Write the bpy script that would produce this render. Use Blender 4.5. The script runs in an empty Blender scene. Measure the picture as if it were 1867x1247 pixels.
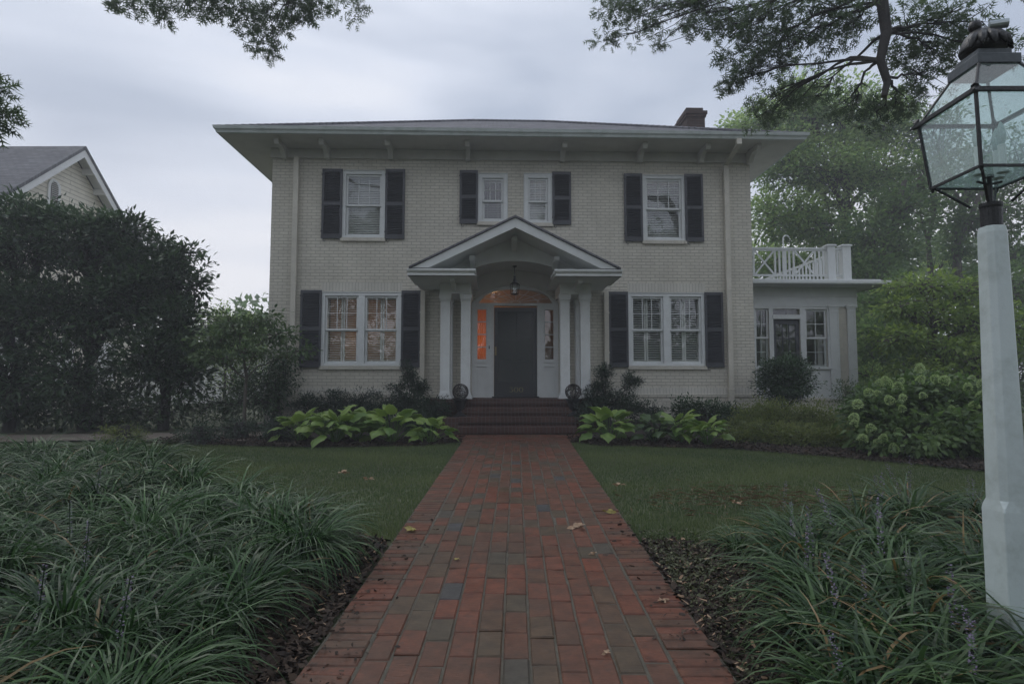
import bpy, math, random
import numpy as np
from mathutils import Vector, Matrix
random.seed(7)
RNG = np.random.default_rng(11)
R = math.radians
PI = math.pi
SC = bpy.context.scene
COL = SC.collection

# ------------------------------------------------------------------ camera
CAM_Z, PITCH, YAW, FPX = 1.39, R(3.9), R(0.39), 1100.0
cam_d = bpy.data.cameras.new('camera'); cam = bpy.data.objects.new('camera', cam_d); COL.objects.link(cam)
cam.location = (0, 0, CAM_Z); cam.rotation_euler = (R(90) + PITCH, 0, YAW)
cam_d.sensor_width = 36; cam_d.lens = 36 * FPX / 1867; cam_d.clip_start = 0.05; cam_d.clip_end = 2000
SC.camera = cam

# ------------------------------------------------------------------ sky, sun, exposure
SUN_EL, SUN_AZ = R(58), R(-30)          # azimuth from +Y towards +X
w = bpy.data.worlds.new('World'); SC.world = w; w.use_nodes = True
nt = w.node_tree; nt.nodes.clear()
def wn(t, **k):
    n = nt.nodes.new(t)
    for a, b in k.items(): setattr(n, a, b)
    return n
out = wn('ShaderNodeOutputWorld'); bg = wn('ShaderNodeBackground'); bg.inputs['Strength'].default_value = 0.1
sky = wn('ShaderNodeTexSky', sky_type='NISHITA'); sky.sun_disc = False; sky.sun_elevation = SUN_EL; sky.sun_rotation = SUN_AZ
sky.air_density = 1.5; sky.dust_density = 4.0
tc = wn('ShaderNodeTexCoord'); mp = wn('ShaderNodeMapping'); mp.inputs['Scale'].default_value = (0.8, 0.9, 2.6); mp.inputs['Location'].default_value = (0.35, 0.2, 0.62)
n1 = wn('ShaderNodeTexNoise'); n1.inputs['Scale'].default_value = 1.5; n1.inputs['Detail'].default_value = 4.5; n1.inputs['Roughness'].default_value = 0.42; n1.inputs['Distortion'].default_value = 0.25
rp = wn('ShaderNodeValToRGB'); e = rp.color_ramp.elements
e[0].position = 0.42; e[0].color = (4.0, 4.6, 5.75, 1); e[1].position = 0.585; e[1].color = (8.7, 8.8, 9.3, 1)
m = e = rp.color_ramp.elements.new(0.50); m.color = (6.4, 6.9, 8.0, 1)
mx = wn('ShaderNodeMix', data_type='RGBA'); mx.inputs['Factor'].default_value = 0.93
sep = wn('ShaderNodeSeparateXYZ'); hr = wn('ShaderNodeMapRange'); hr.inputs['From Min'].default_value = 0.0; hr.inputs['From Max'].default_value = 0.42
hr.inputs['To Min'].default_value = 0.6; hr.inputs['To Max'].default_value = 0.0
mh = wn('ShaderNodeMix', data_type='RGBA'); mh.inputs[7].default_value = (8.1, 8.1, 8.8, 1)
L = nt.links.new
L(tc.outputs['Generated'], mp.inputs['Vector']); L(mp.outputs[0], n1.inputs['Vector']); L(n1.outputs['Fac'], rp.inputs['Fac'])
L(tc.outputs['Generated'], sep.inputs[0]); L(sep.outputs['Z'], hr.inputs['Value'])
L(hr.outputs[0], mh.inputs[0]); L(rp.outputs[0], mh.inputs[6])
L(sky.outputs[0], mx.inputs[6]); L(mh.outputs[2], mx.inputs[7]); L(mx.outputs[2], bg.inputs['Color']); L(bg.outputs[0], out.inputs[0])
sd = bpy.data.lights.new('sun', 'SUN'); sd.energy = 0.5; sd.angle = R(25); sd.color = (1, .97, .92)
so = bpy.data.objects.new('sun', sd); COL.objects.link(so)
dv = Vector((math.sin(SUN_AZ) * math.cos(SUN_EL), math.cos(SUN_AZ) * math.cos(SUN_EL), math.sin(SUN_EL)))
so.rotation_euler = dv.to_track_quat('Z', 'Y').to_euler(); so.location = dv * 60
SC.view_settings.view_transform = 'Standard'; SC.view_settings.look = 'None'; SC.view_settings.gamma = 1; SC.view_settings.exposure = 0.33
SC.cycles.max_bounces = 8; SC.cycles.transparent_max_bounces = 16; SC.cycles.caustics_reflective = False; SC.cycles.caustics_refractive = False
SC.cycles.use_denoising = True

# ------------------------------------------------------------------ measuring helpers
_cm = Matrix.Rotation(YAW, 3, 'Z') @ Matrix.Rotation(R(90) + PITCH, 3, 'X')
def ray(px, py): return _cm @ Vector(((px - 933.5) / FPX, -(py - 623.5) / FPX, -1))
def W(px, py, Y):
    d = ray(px, py); t = Y / d.y
    return Vector((d.x * t, Y, CAM_Z + d.z * t))
HX, HY, HROT = 0.0, 14.0, R(2.1)
def H(px, py, yl=0.0):
    """house-local (x, z) of a pixel on the house-local plane y = yl"""
    d = ray(px, py); c, s = math.cos(HROT), math.sin(HROT)
    ox, oy = -HX, -HY
    lx, ly = c * ox + s * oy, -s * ox + c * oy
    dx, dy = c * d.x + s * d.y, -s * d.x + c * d.y
    t = (yl - ly) / dy
    return lx + dx * t, CAM_Z + d.z * t
def gz(x, y):
    y = np.asarray(y, float); x = np.asarray(x, float)
    a = 0.031 * np.clip(y, -3, 12)
    b = np.clip((y - 11.4) / 2.4, 0, 1); b = b * b * (3 - 2 * b)
    off = np.clip((np.abs(x) - 1.3) / 1.2, 0, 1)
    a = a + 0.17 * b * off * np.clip((x + 7.0) / 2.0, 0, 1)
    a = a + 0.025 * np.sin(x * 0.9 + 1.3) * np.sin(y * 0.7) * off
    return a

# ------------------------------------------------------------------ materials
MATS = {}
class NT:
    def __init__(s, name):
        s.m = bpy.data.materials.new(name); s.m.use_nodes = True; s.t = s.m.node_tree
        s.b = s.t.nodes['Principled BSDF']; s.o = s.t.nodes['Material Output']
        MATS[name] = s.m
    def n(s, t, **k):
        x = s.t.nodes.new(t)
        for a, b in k.items():
            if a in x.inputs: x.inputs[a].default_value = b
            else: setattr(x, a, b)
        return x
    def l(s, a, b): s.t.links.new(a, b)
def c4(c): return (c[0], c[1], c[2], 1)
def mat(name, base, rough=0.6, var=0.12, nscale=3.0, bump=0.0, bscale=60.0, metal=0.0, dirt=None, dirt_amt=0.0, spec=0.5):
    q = NT(name); tcn = q.n('ShaderNodeTexCoord')
    no = q.n('ShaderNodeTexNoise', Scale=nscale, Detail=6.0, Roughness=0.6); q.l(tcn.outputs['Object'], no.inputs['Vector'])
    mr = q.n('ShaderNodeMapRange'); mr.inputs['From Min'].default_value = .3; mr.inputs['From Max'].default_value = .7
    mr.inputs['To Min'].default_value = 1 - var; mr.inputs['To Max'].default_value = 1 + var; q.l(no.outputs['Fac'], mr.inputs['Value'])
    hs = q.n('ShaderNodeHueSaturation'); hs.inputs['Color'].default_value = c4(base); q.l(mr.outputs[0], hs.inputs['Value'])
    col = hs.outputs[0]
    if dirt:
        n2 = q.n('ShaderNodeTexNoise', Scale=nscale * 2.7, Detail=8.0, Roughness=0.7); q.l(tcn.outputs['Object'], n2.inputs['Vector'])
        r2 = q.n('ShaderNodeMapRange'); r2.inputs['From Min'].default_value = .48; r2.inputs['From Max'].default_value = .75
        r2.inputs['To Max'].default_value = dirt_amt; q.l(n2.outputs['Fac'], r2.inputs['Value'])
        mm = q.n('ShaderNodeMix', data_type='RGBA'); q.l(r2.outputs[0], mm.inputs[0]); q.l(col, mm.inputs[6]); mm.inputs[7].default_value = c4(dirt); col = mm.outputs[2]
    q.l(col, q.b.inputs['Base Color'])
    q.b.inputs['Roughness'].default_value = rough; q.b.inputs['Metallic'].default_value = metal
    q.b.inputs['Specular IOR Level'].default_value = spec
    if bump:
        n3 = q.n('ShaderNodeTexNoise', Scale=bscale, Detail=4.0); q.l(tcn.outputs['Object'], n3.inputs['Vector'])
        bp = q.n('ShaderNodeBump', Strength=bump, Distance=0.01); q.l(n3.outputs['Fac'], bp.inputs['Height']); q.l(bp.outputs[0], q.b.inputs['Normal'])
    return q.m
def brickmat(name, c1, c2, mortar, axis='xz', bw=.212, rh=.0745, ms=.006, off=.5, rough=.75, bump=.6, var=.12, dirt=None, dirt_amt=.3, spec=.3, moss=None):
    q = NT(name); tcn = q.n('ShaderNodeTexCoord'); sp = q.n('ShaderNodeSeparateXYZ'); q.l(tcn.outputs['Object'], sp.inputs[0])
    cb = q.n('ShaderNodeCombineXYZ'); ix = {'x': 0, 'y': 1, 'z': 2}
    q.l(sp.outputs[ix[axis[0]]], cb.inputs[0]); q.l(sp.outputs[ix[axis[1]]], cb.inputs[1])
    # slight waviness so courses are not ruler straight
    wv = q.n('ShaderNodeTexNoise', Scale=5.0, Detail=2.0); q.l(cb.outputs[0], wv.inputs['Vector'])
    wm = q.n('ShaderNodeVectorMath', operation='MULTIPLY_ADD'); q.l(wv.outputs['Color'], wm.inputs[0]); wm.inputs[1].default_value = (.008, .008, 0); q.l(cb.outputs[0], wm.inputs[2])
    bt = q.n('ShaderNodeTexBrick', offset=off); q.l(wm.outputs[0], bt.inputs['Vector'])
    bt.inputs['Scale'].default_value = 1; bt.inputs['Brick Width'].default_value = bw; bt.inputs['Row Height'].default_value = rh
    bt.inputs['Mortar Size'].default_value = ms; bt.inputs['Mortar Smooth'].default_value = .3; bt.inputs['Bias'].default_value = 0
    bt.inputs['Color1'].default_value = c4(c1); bt.inputs['Color2'].default_value = c4(c2); bt.inputs['Mortar'].default_value = c4(mortar)
    no = q.n('ShaderNodeTexNoise', Scale=1.1, Detail=8.0, Roughness=.65); q.l(tcn.outputs['Object'], no.inputs['Vector'])
    mr = q.n('ShaderNodeMapRange'); mr.inputs['From Min'].default_value = .3; mr.inputs['From Max'].default_value = .7
    mr.inputs['To Min'].default_value = 1 - var; mr.inputs['To Max'].default_value = 1 + var; q.l(no.outputs['Fac'], mr.inputs['Value'])
    hs = q.n('ShaderNodeHueSaturation'); q.l(bt.outputs['Color'], hs.inputs['Color']); q.l(mr.outputs[0], hs.inputs['Value']); col = hs.outputs[0]
    if dirt:
        mz = q.n('ShaderNodeMapping'); mz.inputs['Scale'].default_value = (1.3, 1.3, .3); q.l(tcn.outputs['Object'], mz.inputs['Vector']); n2 = q.n('ShaderNodeTexNoise', Scale=2.3, Detail=10.0, Roughness=.75); q.l(mz.outputs[0], n2.inputs['Vector'])
        r2 = q.n('ShaderNodeMapRange'); r2.inputs['From Min'].default_value = .5; r2.inputs['From Max'].default_value = .8; r2.inputs['To Max'].default_value = dirt_amt
        q.l(n2.outputs['Fac'], r2.inputs['Value'])
        mm = q.n('ShaderNodeMix', data_type='RGBA'); q.l(r2.outputs[0], mm.inputs[0]); q.l(col, mm.inputs[6]); mm.inputs[7].default_value = c4(dirt); col = mm.outputs[2]
    q.l(col, q.b.inputs['Base Color']); q.b.inputs['Roughness'].default_value = rough; q.b.inputs['Specular IOR Level'].default_value = spec
    n3 = q.n('ShaderNodeTexNoise', Scale=55.0, Detail=3.0); q.l(tcn.outputs['Object'], n3.inputs['Vector'])
    ad = q.n('ShaderNodeMath', operation='MULTIPLY_ADD'); q.l(bt.outputs['Fac'], ad.inputs[0]); ad.inputs[1].default_value = -1.0
    ml = q.n('ShaderNodeMath', operation='MULTIPLY'); q.l(n3.outputs['Fac'], ml.inputs[0]); ml.inputs[1].default_value = .35; q.l(ml.outputs[0], ad.inputs[2])
    bp = q.n('ShaderNodeBump', Strength=bump, Distance=.008); q.l(ad.outputs[0], bp.inputs['Height']); q.l(bp.outputs[0], q.b.inputs['Normal'])
    return q.m
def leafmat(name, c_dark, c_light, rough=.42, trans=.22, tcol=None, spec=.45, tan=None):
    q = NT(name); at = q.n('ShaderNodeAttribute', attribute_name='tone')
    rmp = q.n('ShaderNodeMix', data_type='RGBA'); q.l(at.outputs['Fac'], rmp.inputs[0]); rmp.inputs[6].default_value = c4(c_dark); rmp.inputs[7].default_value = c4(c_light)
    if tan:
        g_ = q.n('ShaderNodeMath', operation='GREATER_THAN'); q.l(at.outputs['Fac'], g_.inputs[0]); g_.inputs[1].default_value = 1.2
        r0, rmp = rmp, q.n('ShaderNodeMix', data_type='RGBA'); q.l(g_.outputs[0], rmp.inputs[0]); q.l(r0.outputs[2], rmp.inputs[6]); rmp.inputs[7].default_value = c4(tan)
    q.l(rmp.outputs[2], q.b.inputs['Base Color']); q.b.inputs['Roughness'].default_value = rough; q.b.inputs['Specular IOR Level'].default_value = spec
    if trans:
        tr = q.n('ShaderNodeBsdfTranslucent')
        if tcol: tr.inputs['Color'].default_value = c4(tcol)
        else:
            g = q.n('ShaderNodeHueSaturation', Value=1.6, Saturation=1.1); q.l(rmp.outputs[2], g.inputs['Color']); q.l(g.outputs[0], tr.inputs['Color'])
        ms = q.n('ShaderNodeMixShader'); ms.inputs[0].default_value = trans
        q.l(q.b.outputs[0], ms.inputs[1]); q.l(tr.outputs[0], ms.inputs[2]); q.l(ms.outputs[0], q.o.inputs['Surface'])
    return q.m
def glassmat(name, tint=(1, 1, 1), base_refl=.06, rough=0.0, wav=.0, film=0.0):
    q = NT(name); tr = q.n('ShaderNodeBsdfTransparent'); tr.inputs[0].default_value = c4(tint)
    gl = q.n('ShaderNodeBsdfGlossy'); gl.inputs['Roughness'].default_value = rough
    lw = q.n('ShaderNodeLayerWeight'); lw.inputs['Blend'].default_value = .5; pw = q.n('ShaderNodeMath', operation='POWER'); q.l(lw.outputs['Facing'], pw.inputs[0]); pw.inputs[1].default_value = 5.0
    ad = q.n('ShaderNodeMath', operation='MULTIPLY_ADD', use_clamp=True); q.l(pw.outputs[0], ad.inputs[0]); ad.inputs[1].default_value = .9; ad.inputs[2].default_value = base_refl + .045
    ms = q.n('ShaderNodeMixShader'); q.l(ad.outputs[0], ms.inputs[0]); q.l(tr.outputs[0], ms.inputs[1]); q.l(gl.outputs[0], ms.inputs[2])
    sh = ms.outputs[0]
    if wav:
        tcn = q.n('ShaderNodeTexCoord'); no = q.n('ShaderNodeTexNoise', Scale=2.5, Detail=1.0); q.l(tcn.outputs['Object'], no.inputs['Vector'])
        bp = q.n('ShaderNodeBump', Strength=wav, Distance=.01); q.l(no.outputs['Fac'], bp.inputs['Height']); q.l(bp.outputs[0], gl.inputs['Normal'])
    if film:
        df = q.n('ShaderNodeBsdfDiffuse'); df.inputs[0].default_value = (.7, .82, .8, 1)
        tl = q.n('ShaderNodeBsdfTranslucent'); tl.inputs[0].default_value = (.7, .85, .83, 1)
        a2 = q.n('ShaderNodeMixShader'); a2.inputs[0].default_value = .6; q.l(df.outputs[0], a2.inputs[1]); q.l(tl.outputs[0], a2.inputs[2])
        tcn = q.n('ShaderNodeTexCoord'); no = q.n('ShaderNodeTexNoise', Scale=9.0, Detail=7.0, Roughness=.7); q.l(tcn.outputs['Object'], no.inputs['Vector'])
        mr = q.n('ShaderNodeMapRange'); mr.inputs['From Min'].default_value = .3; mr.inputs['From Max'].default_value = .7; mr.inputs['To Min'].default_value = film * .6; mr.inputs['To Max'].default_value = film * 1.5
        q.l(no.outputs['Fac'], mr.inputs['Value'])
        m2 = q.n('ShaderNodeMixShader'); q.l(mr.outputs[0], m2.inputs[0]); q.l(sh, m2.inputs[1]); q.l(a2.outputs[0], m2.inputs[2]); sh = m2.outputs[0]
    q.l(sh, q.o.inputs['Surface'])
    return q.m

M_brick = brickmat('painted_brick', (.575, .545, .465), (.62, .59, .505), (.39, .37, .315), 'xz', dirt=(.34, .32, .26), dirt_amt=.35, ms=.007, bump=.9)
M_brick_side = brickmat('painted_brick_side', (.575, .545, .465), (.62, .59, .505), (.39, .37, .315), 'yz', dirt=(.34, .32, .26), dirt_amt=.35, ms=.007, bump=.9)
M_soldier = brickmat('painted_soldier_brick', (.57, .55, .485), (.615, .59, .525), (.40, .385, .335), 'xz', bw=.0745, rh=.5, off=0, dirt=(.25, .24, .2), dirt_amt=.3)
M_white = mat('white_trim_paint', (.66, .68, .67), .5, .05, 2.0, .15, 30, dirt=(.42, .42, .38), dirt_amt=.3)
M_cream = mat('cream_trim_paint', (.57, .54, .46), .55, .07, 2.5, .12, 30, dirt=(.33, .31, .27), dirt_amt=.35)
M_soffit = mat('grey_white_soffit_paint', (.56, .55, .50), .6, .08, 1.5, .1, 20, dirt=(.32, .3, .27), dirt_amt=.3)
M_gutter = mat('gutter_paint', (.46, .50, .48), .4, .1, 1.2, .08, 20, dirt=(.2, .24, .2), dirt_amt=.6)
M_shut = mat('charcoal_shutter_paint', (.050, .053, .060), .5, .2, 4, .2, 60, dirt=(.09, .09, .09), dirt_amt=.35)
M_door = mat('dark_door_paint', (.045, .047, .050), .35, .1, 3)
M_black = mat('black_iron', (.014, .015, .016), .42, .3, 20, .3, 90, dirt=(.05, .05, .045), dirt_amt=.4)
M_silver = mat('weathered_tin', (.42, .47, .48), .35, .15, 20, .1, 60, metal=.6)
M_shingle = brickmat('roof_shingles', (.10, .10, .115), (.17, .17, .185), (.05, .05, .055), 'xy', bw=.22, rh=.13, ms=.008, rough=.85, bump=.8, dirt=(.22, .22, .23), dirt_amt=.5)
M_shingle_nb = brickmat('neighbour_shingles', (.13, .13, .14), (.19, .19, .20), (.06, .06, .065), 'xy', bw=.25, rh=.11, ms=.008, rough=.85, bump=.8, dirt=(.25, .25, .25), dirt_amt=.4)
M_redbrick = brickmat('red_step_brick', (.052, .024, .020), (.078, .036, .028), (.085, .075, .065), 'xz', bw=.075, rh=.2, off=0, ms=.008, rough=.6, bump=.7, dirt=(.05, .045, .04), dirt_amt=.6)
M_redtread = brickmat('red_tread_brick', (.07, .03, .024), (.10, .045, .035), (.10, .09, .08), 'xy', bw=.075, rh=.42, off=0, ms=.008, rough=.5, bump=.7, dirt=(.05, .045, .04), dirt_amt=.6)
M_chim = brickmat('chimney_brick', (.05, .030, .026), (.075, .045, .036), (.07, .065, .06), 'xz', bw=.21, rh=.075, rough=.85, dirt=(.03, .028, .027), dirt_amt=.7)
M_glass = glassmat('window_glass', (.92, .95, .95), .10, .0, .25)
M_doorglass = glassmat('storm_door_glass', (.42, .44, .44), -.005, .08, 0, film=.10)  # film here is a pale diffuse layer standing in for a grey reflection
M_lampglass = glassmat('lantern_glass', (.80, .91, .89), .09, .02, .1, film=.20)
M_blind = mat('white_blind_slats', (.72, .71, .66), .5, .05, 3)
M_dark = mat('dark_interior', (.10, .085, .07), .8, .1, 2)
M_warm = mat('warm_interior_plaster', (.62, .45, .28), .8, .12, 2)
M_gold = mat('brass_numerals', (.30, .25, .13), .4, .1, 10, metal=.5)
M_curtain = mat('amber_curtain', (.75, .33, .12), .85, .2, 8)
M_pale = mat('pale_fabric', (.45, .46, .47), .8, .2, 6)
M_bark = mat('grey_brown_bark', (.085, .075, .062), .9, .35, 5, .8, 30, dirt=(.15, .15, .12), dirt_amt=.4)
M_barkd = mat('dark_wet_bark', (.03, .027, .024), .8, .35, 5, .8, 30)
M_conc = mat('tan_concrete', (.19, .155, .125), .8, .2, .8, .3, 40, dirt=(.09, .08, .06), dirt_amt=.7)
M_post = mat('aged_white_post_paint', (.62, .70, .69), .42, .06, 1.6, .2, 25, dirt=(.34, .40, .36), dirt_amt=.75)
M_candle = mat('candle_tube', (.85, .88, .86), .5, .05, 5)
M_bulb = glassmat('bulb_glass', (.95, .97, .97), .3, .05, 0, film=.6)
M_siding = brickmat('clapboard_siding', (.80, .75, .63), (.82, .77, .65), (.40, .36, .28), 'yz', bw=40, rh=.15, ms=.012, rough=.6, bump=.6)
M_nbsoffit = mat('neighbour_trim', (.76, .76, .74), .5, .06, 2, .1, 20)

L_oak = leafmat('oak_leaves', (.055, .085, .046), (.12, .165, .085), .5, .5)
L_cam = leafmat('camellia_leaves', (.018, .042, .018), (.075, .13, .055), .36, .2)
L_back = leafmat('background_tree_leaves', (.12, .20, .075), (.34, .43, .17), .6, .58)
L_backd = leafmat('dark_background_leaves', (.065, .12, .045), (.165, .24, .085), .6, .52)
L_yel = leafmat('yellow_green_leaves', (.09, .15, .038), (.27, .36, .095), .5, .45)
L_dog = leafmat('dogwood_leaves', (.045, .085, .032), (.13, .19, .075), .45, .35)
L_yew = leafmat('yew_needles', (.014, .030, .018), (.042, .075, .040), .6, .08)
L_azal = leafmat('azalea_leaves', (.085, .12, .036), (.21, .24, .075), .5, .35)
L_hyd = leafmat('hydrangea_leaves', (.055, .10, .034), (.15, .23, .075), .5, .35)
L_hydf = leafmat('hydrangea_petals', (.26, .36, .14), (.50, .60, .31), .7, .25)
L_hos = leafmat('hosta_leaves', (.085, .17, .036), (.32, .42, .11), .42, .25)
L_lir = leafmat('liriope_blades', (.010, .036, .009), (.078, .160, .052), .36, .18, spec=.36, tan=(.20, .14, .06))
L_liry = leafmat('liriope_blades_right', (.013, .040, .012), (.098, .170, .062), .36, .2, spec=.36, tan=(.24, .16, .07))
L_flow = leafmat('liriope_flowers', (.12, .10, .16), (.24, .20, .29), .7, .1)
L_grass = leafmat('grass_blades', (.056, .098, .040), (.20, .235, .105), .8, .25, spec=.08)
L_chip = leafmat('mulch_chips', (.018, .013, .010), (.105, .072, .050), .8, 0, spec=.3)
L_straw = leafmat('straw', (.22, .12, .065), (.42, .28, .16), .7, 0)
L_creep = leafmat('creeping_leaves', (.05, .06, .026), (.16, .17, .08), .6, .1)
L_tan = leafmat('dry_leaf', (.32, .20, .12), (.42, .30, .20), .7, .1)
L_yleaf = leafmat('yellow_leaf', (.28, .24, .06), (.36, .30, .09), .6, .1)

# ------------------------------------------------------------------ mesh helpers
def link(o, parent=None):
    COL.objects.link(o)
    if parent: o.parent = parent
    return o
def tag(o, label=None, cat=None, group=None, kind=None):
    if label: o['label'] = label
    if cat: o['category'] = cat
    if group: o['group'] = group
    if kind: o['kind'] = kind
    return o
def empty(name, loc, rz=0, label=None, cat=None, group=None):
    o = bpy.data.objects.new(name, None); COL.objects.link(o); o.location = loc; o.rotation_euler = (0, 0, rz); o.empty_display_size = .2
    return tag(o, label, cat, group)
class MB:
    def __init__(s): s.v = []; s.f = []
    def add(s, vs, fs):
        n = len(s.v); s.v += [tuple(p) for p in vs]; s.f += [tuple(i + n for i in f) for f in fs]; return s
    def box(s, x0, x1, y0, y1, z0, z1, rot=None, piv=None):
        vs = [Vector((x, y, z)) for z in (z0, z1) for y in (y0, y1) for x in (x0, x1)]
        if rot is not None:
            p = piv if piv is not None else Vector(((x0 + x1) / 2, (y0 + y1) / 2, (z0 + z1) / 2))
            vs = [rot @ (q - p) + p for q in vs]
        return s.add(vs, [(0, 2, 3, 1), (4, 5, 7, 6), (0, 1, 5, 4), (2, 6, 7, 3), (0, 4, 6, 2), (1, 3, 7, 5)])
    def prism(s, poly, a, b, axis='y'):
        """poly of (u,v); axis y: (x,z) swept in y; z: (x,y) swept in z; x: (y,z) swept in x"""
        def p(u, v, t): return (u, t, v) if axis == 'y' else ((u, v, t) if axis == 'z' else (t, u, v))
        n = len(poly); vs = [p(u, v, a) for u, v in poly] + [p(u, v, b) for u, v in poly]
        return s.add(vs, [tuple(range(n)), tuple(range(2 * n - 1, n - 1, -1))] + [(i, i + n, (i + 1) % n + n, (i + 1) % n) for i in range(n)])
    def tube(s, pts, rad, sides=6, cap=True):
        pts = [Vector(p) for p in pts]; n = len(pts)
        if not hasattr(rad, '__len__'): rad = [rad] * n
        vs = []; prev = None
        for i in range(n):
            t = (pts[min(i + 1, n - 1)] - pts[max(i - 1, 0)])
            t = t.normalized() if t.length > 1e-9 else Vector((0, 0, 1))
            if prev is None: u = t.orthogonal().normalized()
            else:
                u = prev - t * prev.dot(t); u = u.normalized() if u.length > 1e-6 else t.orthogonal().normalized()
            prev = u; v = t.cross(u)
            for k in range(sides):
                a = 2 * PI * k / sides; vs.append(pts[i] + (u * math.cos(a) + v * math.sin(a)) * rad[i])
        fs = [(i * sides + k, i * sides + (k + 1) % sides, (i + 1) * sides + (k + 1) % sides, (i + 1) * sides + k) for i in range(n - 1) for k in range(sides)]
        if cap: fs += [tuple(range(sides - 1, -1, -1)), tuple((n - 1) * sides + k for k in range(sides))]
        return s.add(vs, fs)
    def lathe(s, prof, cx=0, cy=0, sides=16, rot0=0.0):
        vs = []
        for r, z in prof:
            for k in range(sides):
                a = rot0 + 2 * PI * k / sides; vs.append((cx + r * math.cos(a), cy + r * math.sin(a), z))
        n = len(prof)
        fs = [(i * sides + k, i * sides + (k + 1) % sides, (i + 1) * sides + (k + 1) % sides, (i + 1) * sides + k) for i in range(n - 1) for k in range(sides)]
        fs += [tuple(range(sides - 1, -1, -1)), tuple((n - 1) * sides + k for k in range(sides))]
        return s.add(vs, fs)
    def build(s, name, m, parent=None, smooth=False, bevel=0, recalc=True):
        me = bpy.data.meshes.new(name); me.from_pydata(s.v, [], s.f); me.materials.append(m)
        if recalc:
            import bmesh
            b = bmesh.new(); b.from_mesh(me); bmesh.ops.recalc_face_normals(b, faces=b.faces); b.to_mesh(me); b.free()
        if smooth: me.polygons.foreach_set('use_smooth', [True] * len(me.polygons))
        o = bpy.data.objects.new(name, me); link(o, parent)
        if bevel:
            bv = o.modifiers.new('bevel', 'BEVEL'); bv.width = bevel; bv.segments = 2; bv.limit_method = 'ANGLE'
        return o
def npmesh(name, verts, tris, m, parent=None, tone=None, smooth=False, link_it=True):
    me = bpy.data.meshes.new(name); nv, nf = len(verts), len(tris); k = tris.shape[1]
    me.vertices.add(nv); me.vertices.foreach_set('co', np.ascontiguousarray(verts, np.float32).ravel())
    me.loops.add(nf * k); me.loops.foreach_set('vertex_index', np.ascontiguousarray(tris, np.int32).ravel())
    me.polygons.add(nf); me.polygons.foreach_set('loop_start', np.arange(0, nf * k, k, dtype=np.int32))
    me.polygons.foreach_set('loop_total', np.full(nf, k, np.int32))
    if smooth: me.polygons.foreach_set('use_smooth', np.ones(nf, bool))
    if tone is not None:
        a = me.attributes.new('tone', 'FLOAT', 'POINT'); a.data.foreach_set('value', np.ascontiguousarray(tone, np.float32))
    me.update(calc_edges=True); me.materials.append(m)
    if not link_it: return me
    o = bpy.data.objects.new(name, me); link(o, parent); return o
# leaf templates: columns u (along), v (across), w (up); triangles
T_kite = (np.array([[0, 0, 0], [.45, -.5, .06], [1, 0, -.06], [.45, .5, .06]]), np.array([[0, 1, 2], [0, 2, 3]]))
T_oval = (np.array([[0, 0, 0], [.3, -.45, .08], [.7, -.36, .02], [1, 0, -.12], [.7, .36, .02], [.3, .45, .08], [.5, 0, 0]]),
          np.array([[0, 1, 6], [1, 2, 6], [2, 3, 6], [3, 4, 6], [4, 5, 6], [5, 0, 6]]))
def _oak():
    v = [[0, 0, 0], [.5, -.05, 0], [1, 0, -.1], [.5, .05, 0]]; f = [[0, 1, 2], [0, 2, 3]]
    for u, l in ((.18, .34), (.42, .5), (.66, .38)):
        for sgn in (-1, 1):
            n = len(v); v += [[u - .06, 0, 0], [u + .22, sgn * l, -.03], [u + .08, 0, 0]]; f.append([n, n + 1, n + 2])
    return np.array(v, float), np.array(f)
T_oak = _oak()
T_needle = (np.array([[0, -.12, 0], [1, 0, 0], [0, .12, 0]]), np.array([[0, 1, 2]]))
def nrm(a): return a / np.maximum(np.linalg.norm(a, axis=1, keepdims=True), 1e-9)
def leafverts(P, D, size, width, tmpl, rng, updir=None, flat=.5):
    n = len(P); D = nrm(D)
    up = np.tile([0, 0, 1.0], (n, 1)) + rng.normal(0, flat, (n, 3)) if updir is None else updir
    S = nrm(np.cross(D, up)); N = np.cross(S, D)
    tv, tf = tmpl; k = len(tv)
    size = np.broadcast_to(size, (n,)).reshape(n, 1, 1); width = np.broadcast_to(width, (n,)).reshape(n, 1, 1)
    V = P[:, None, :] + tv[None, :, 0:1] * size * D[:, None, :] + tv[None, :, 1:2] * width * S[:, None, :] + tv[None, :, 2:3] * size * N[:, None, :]
    F = tf[None] + (np.arange(n) * k)[:, None, None]
    return V.reshape(-1, 3), F.reshape(-1, 3), k
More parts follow.
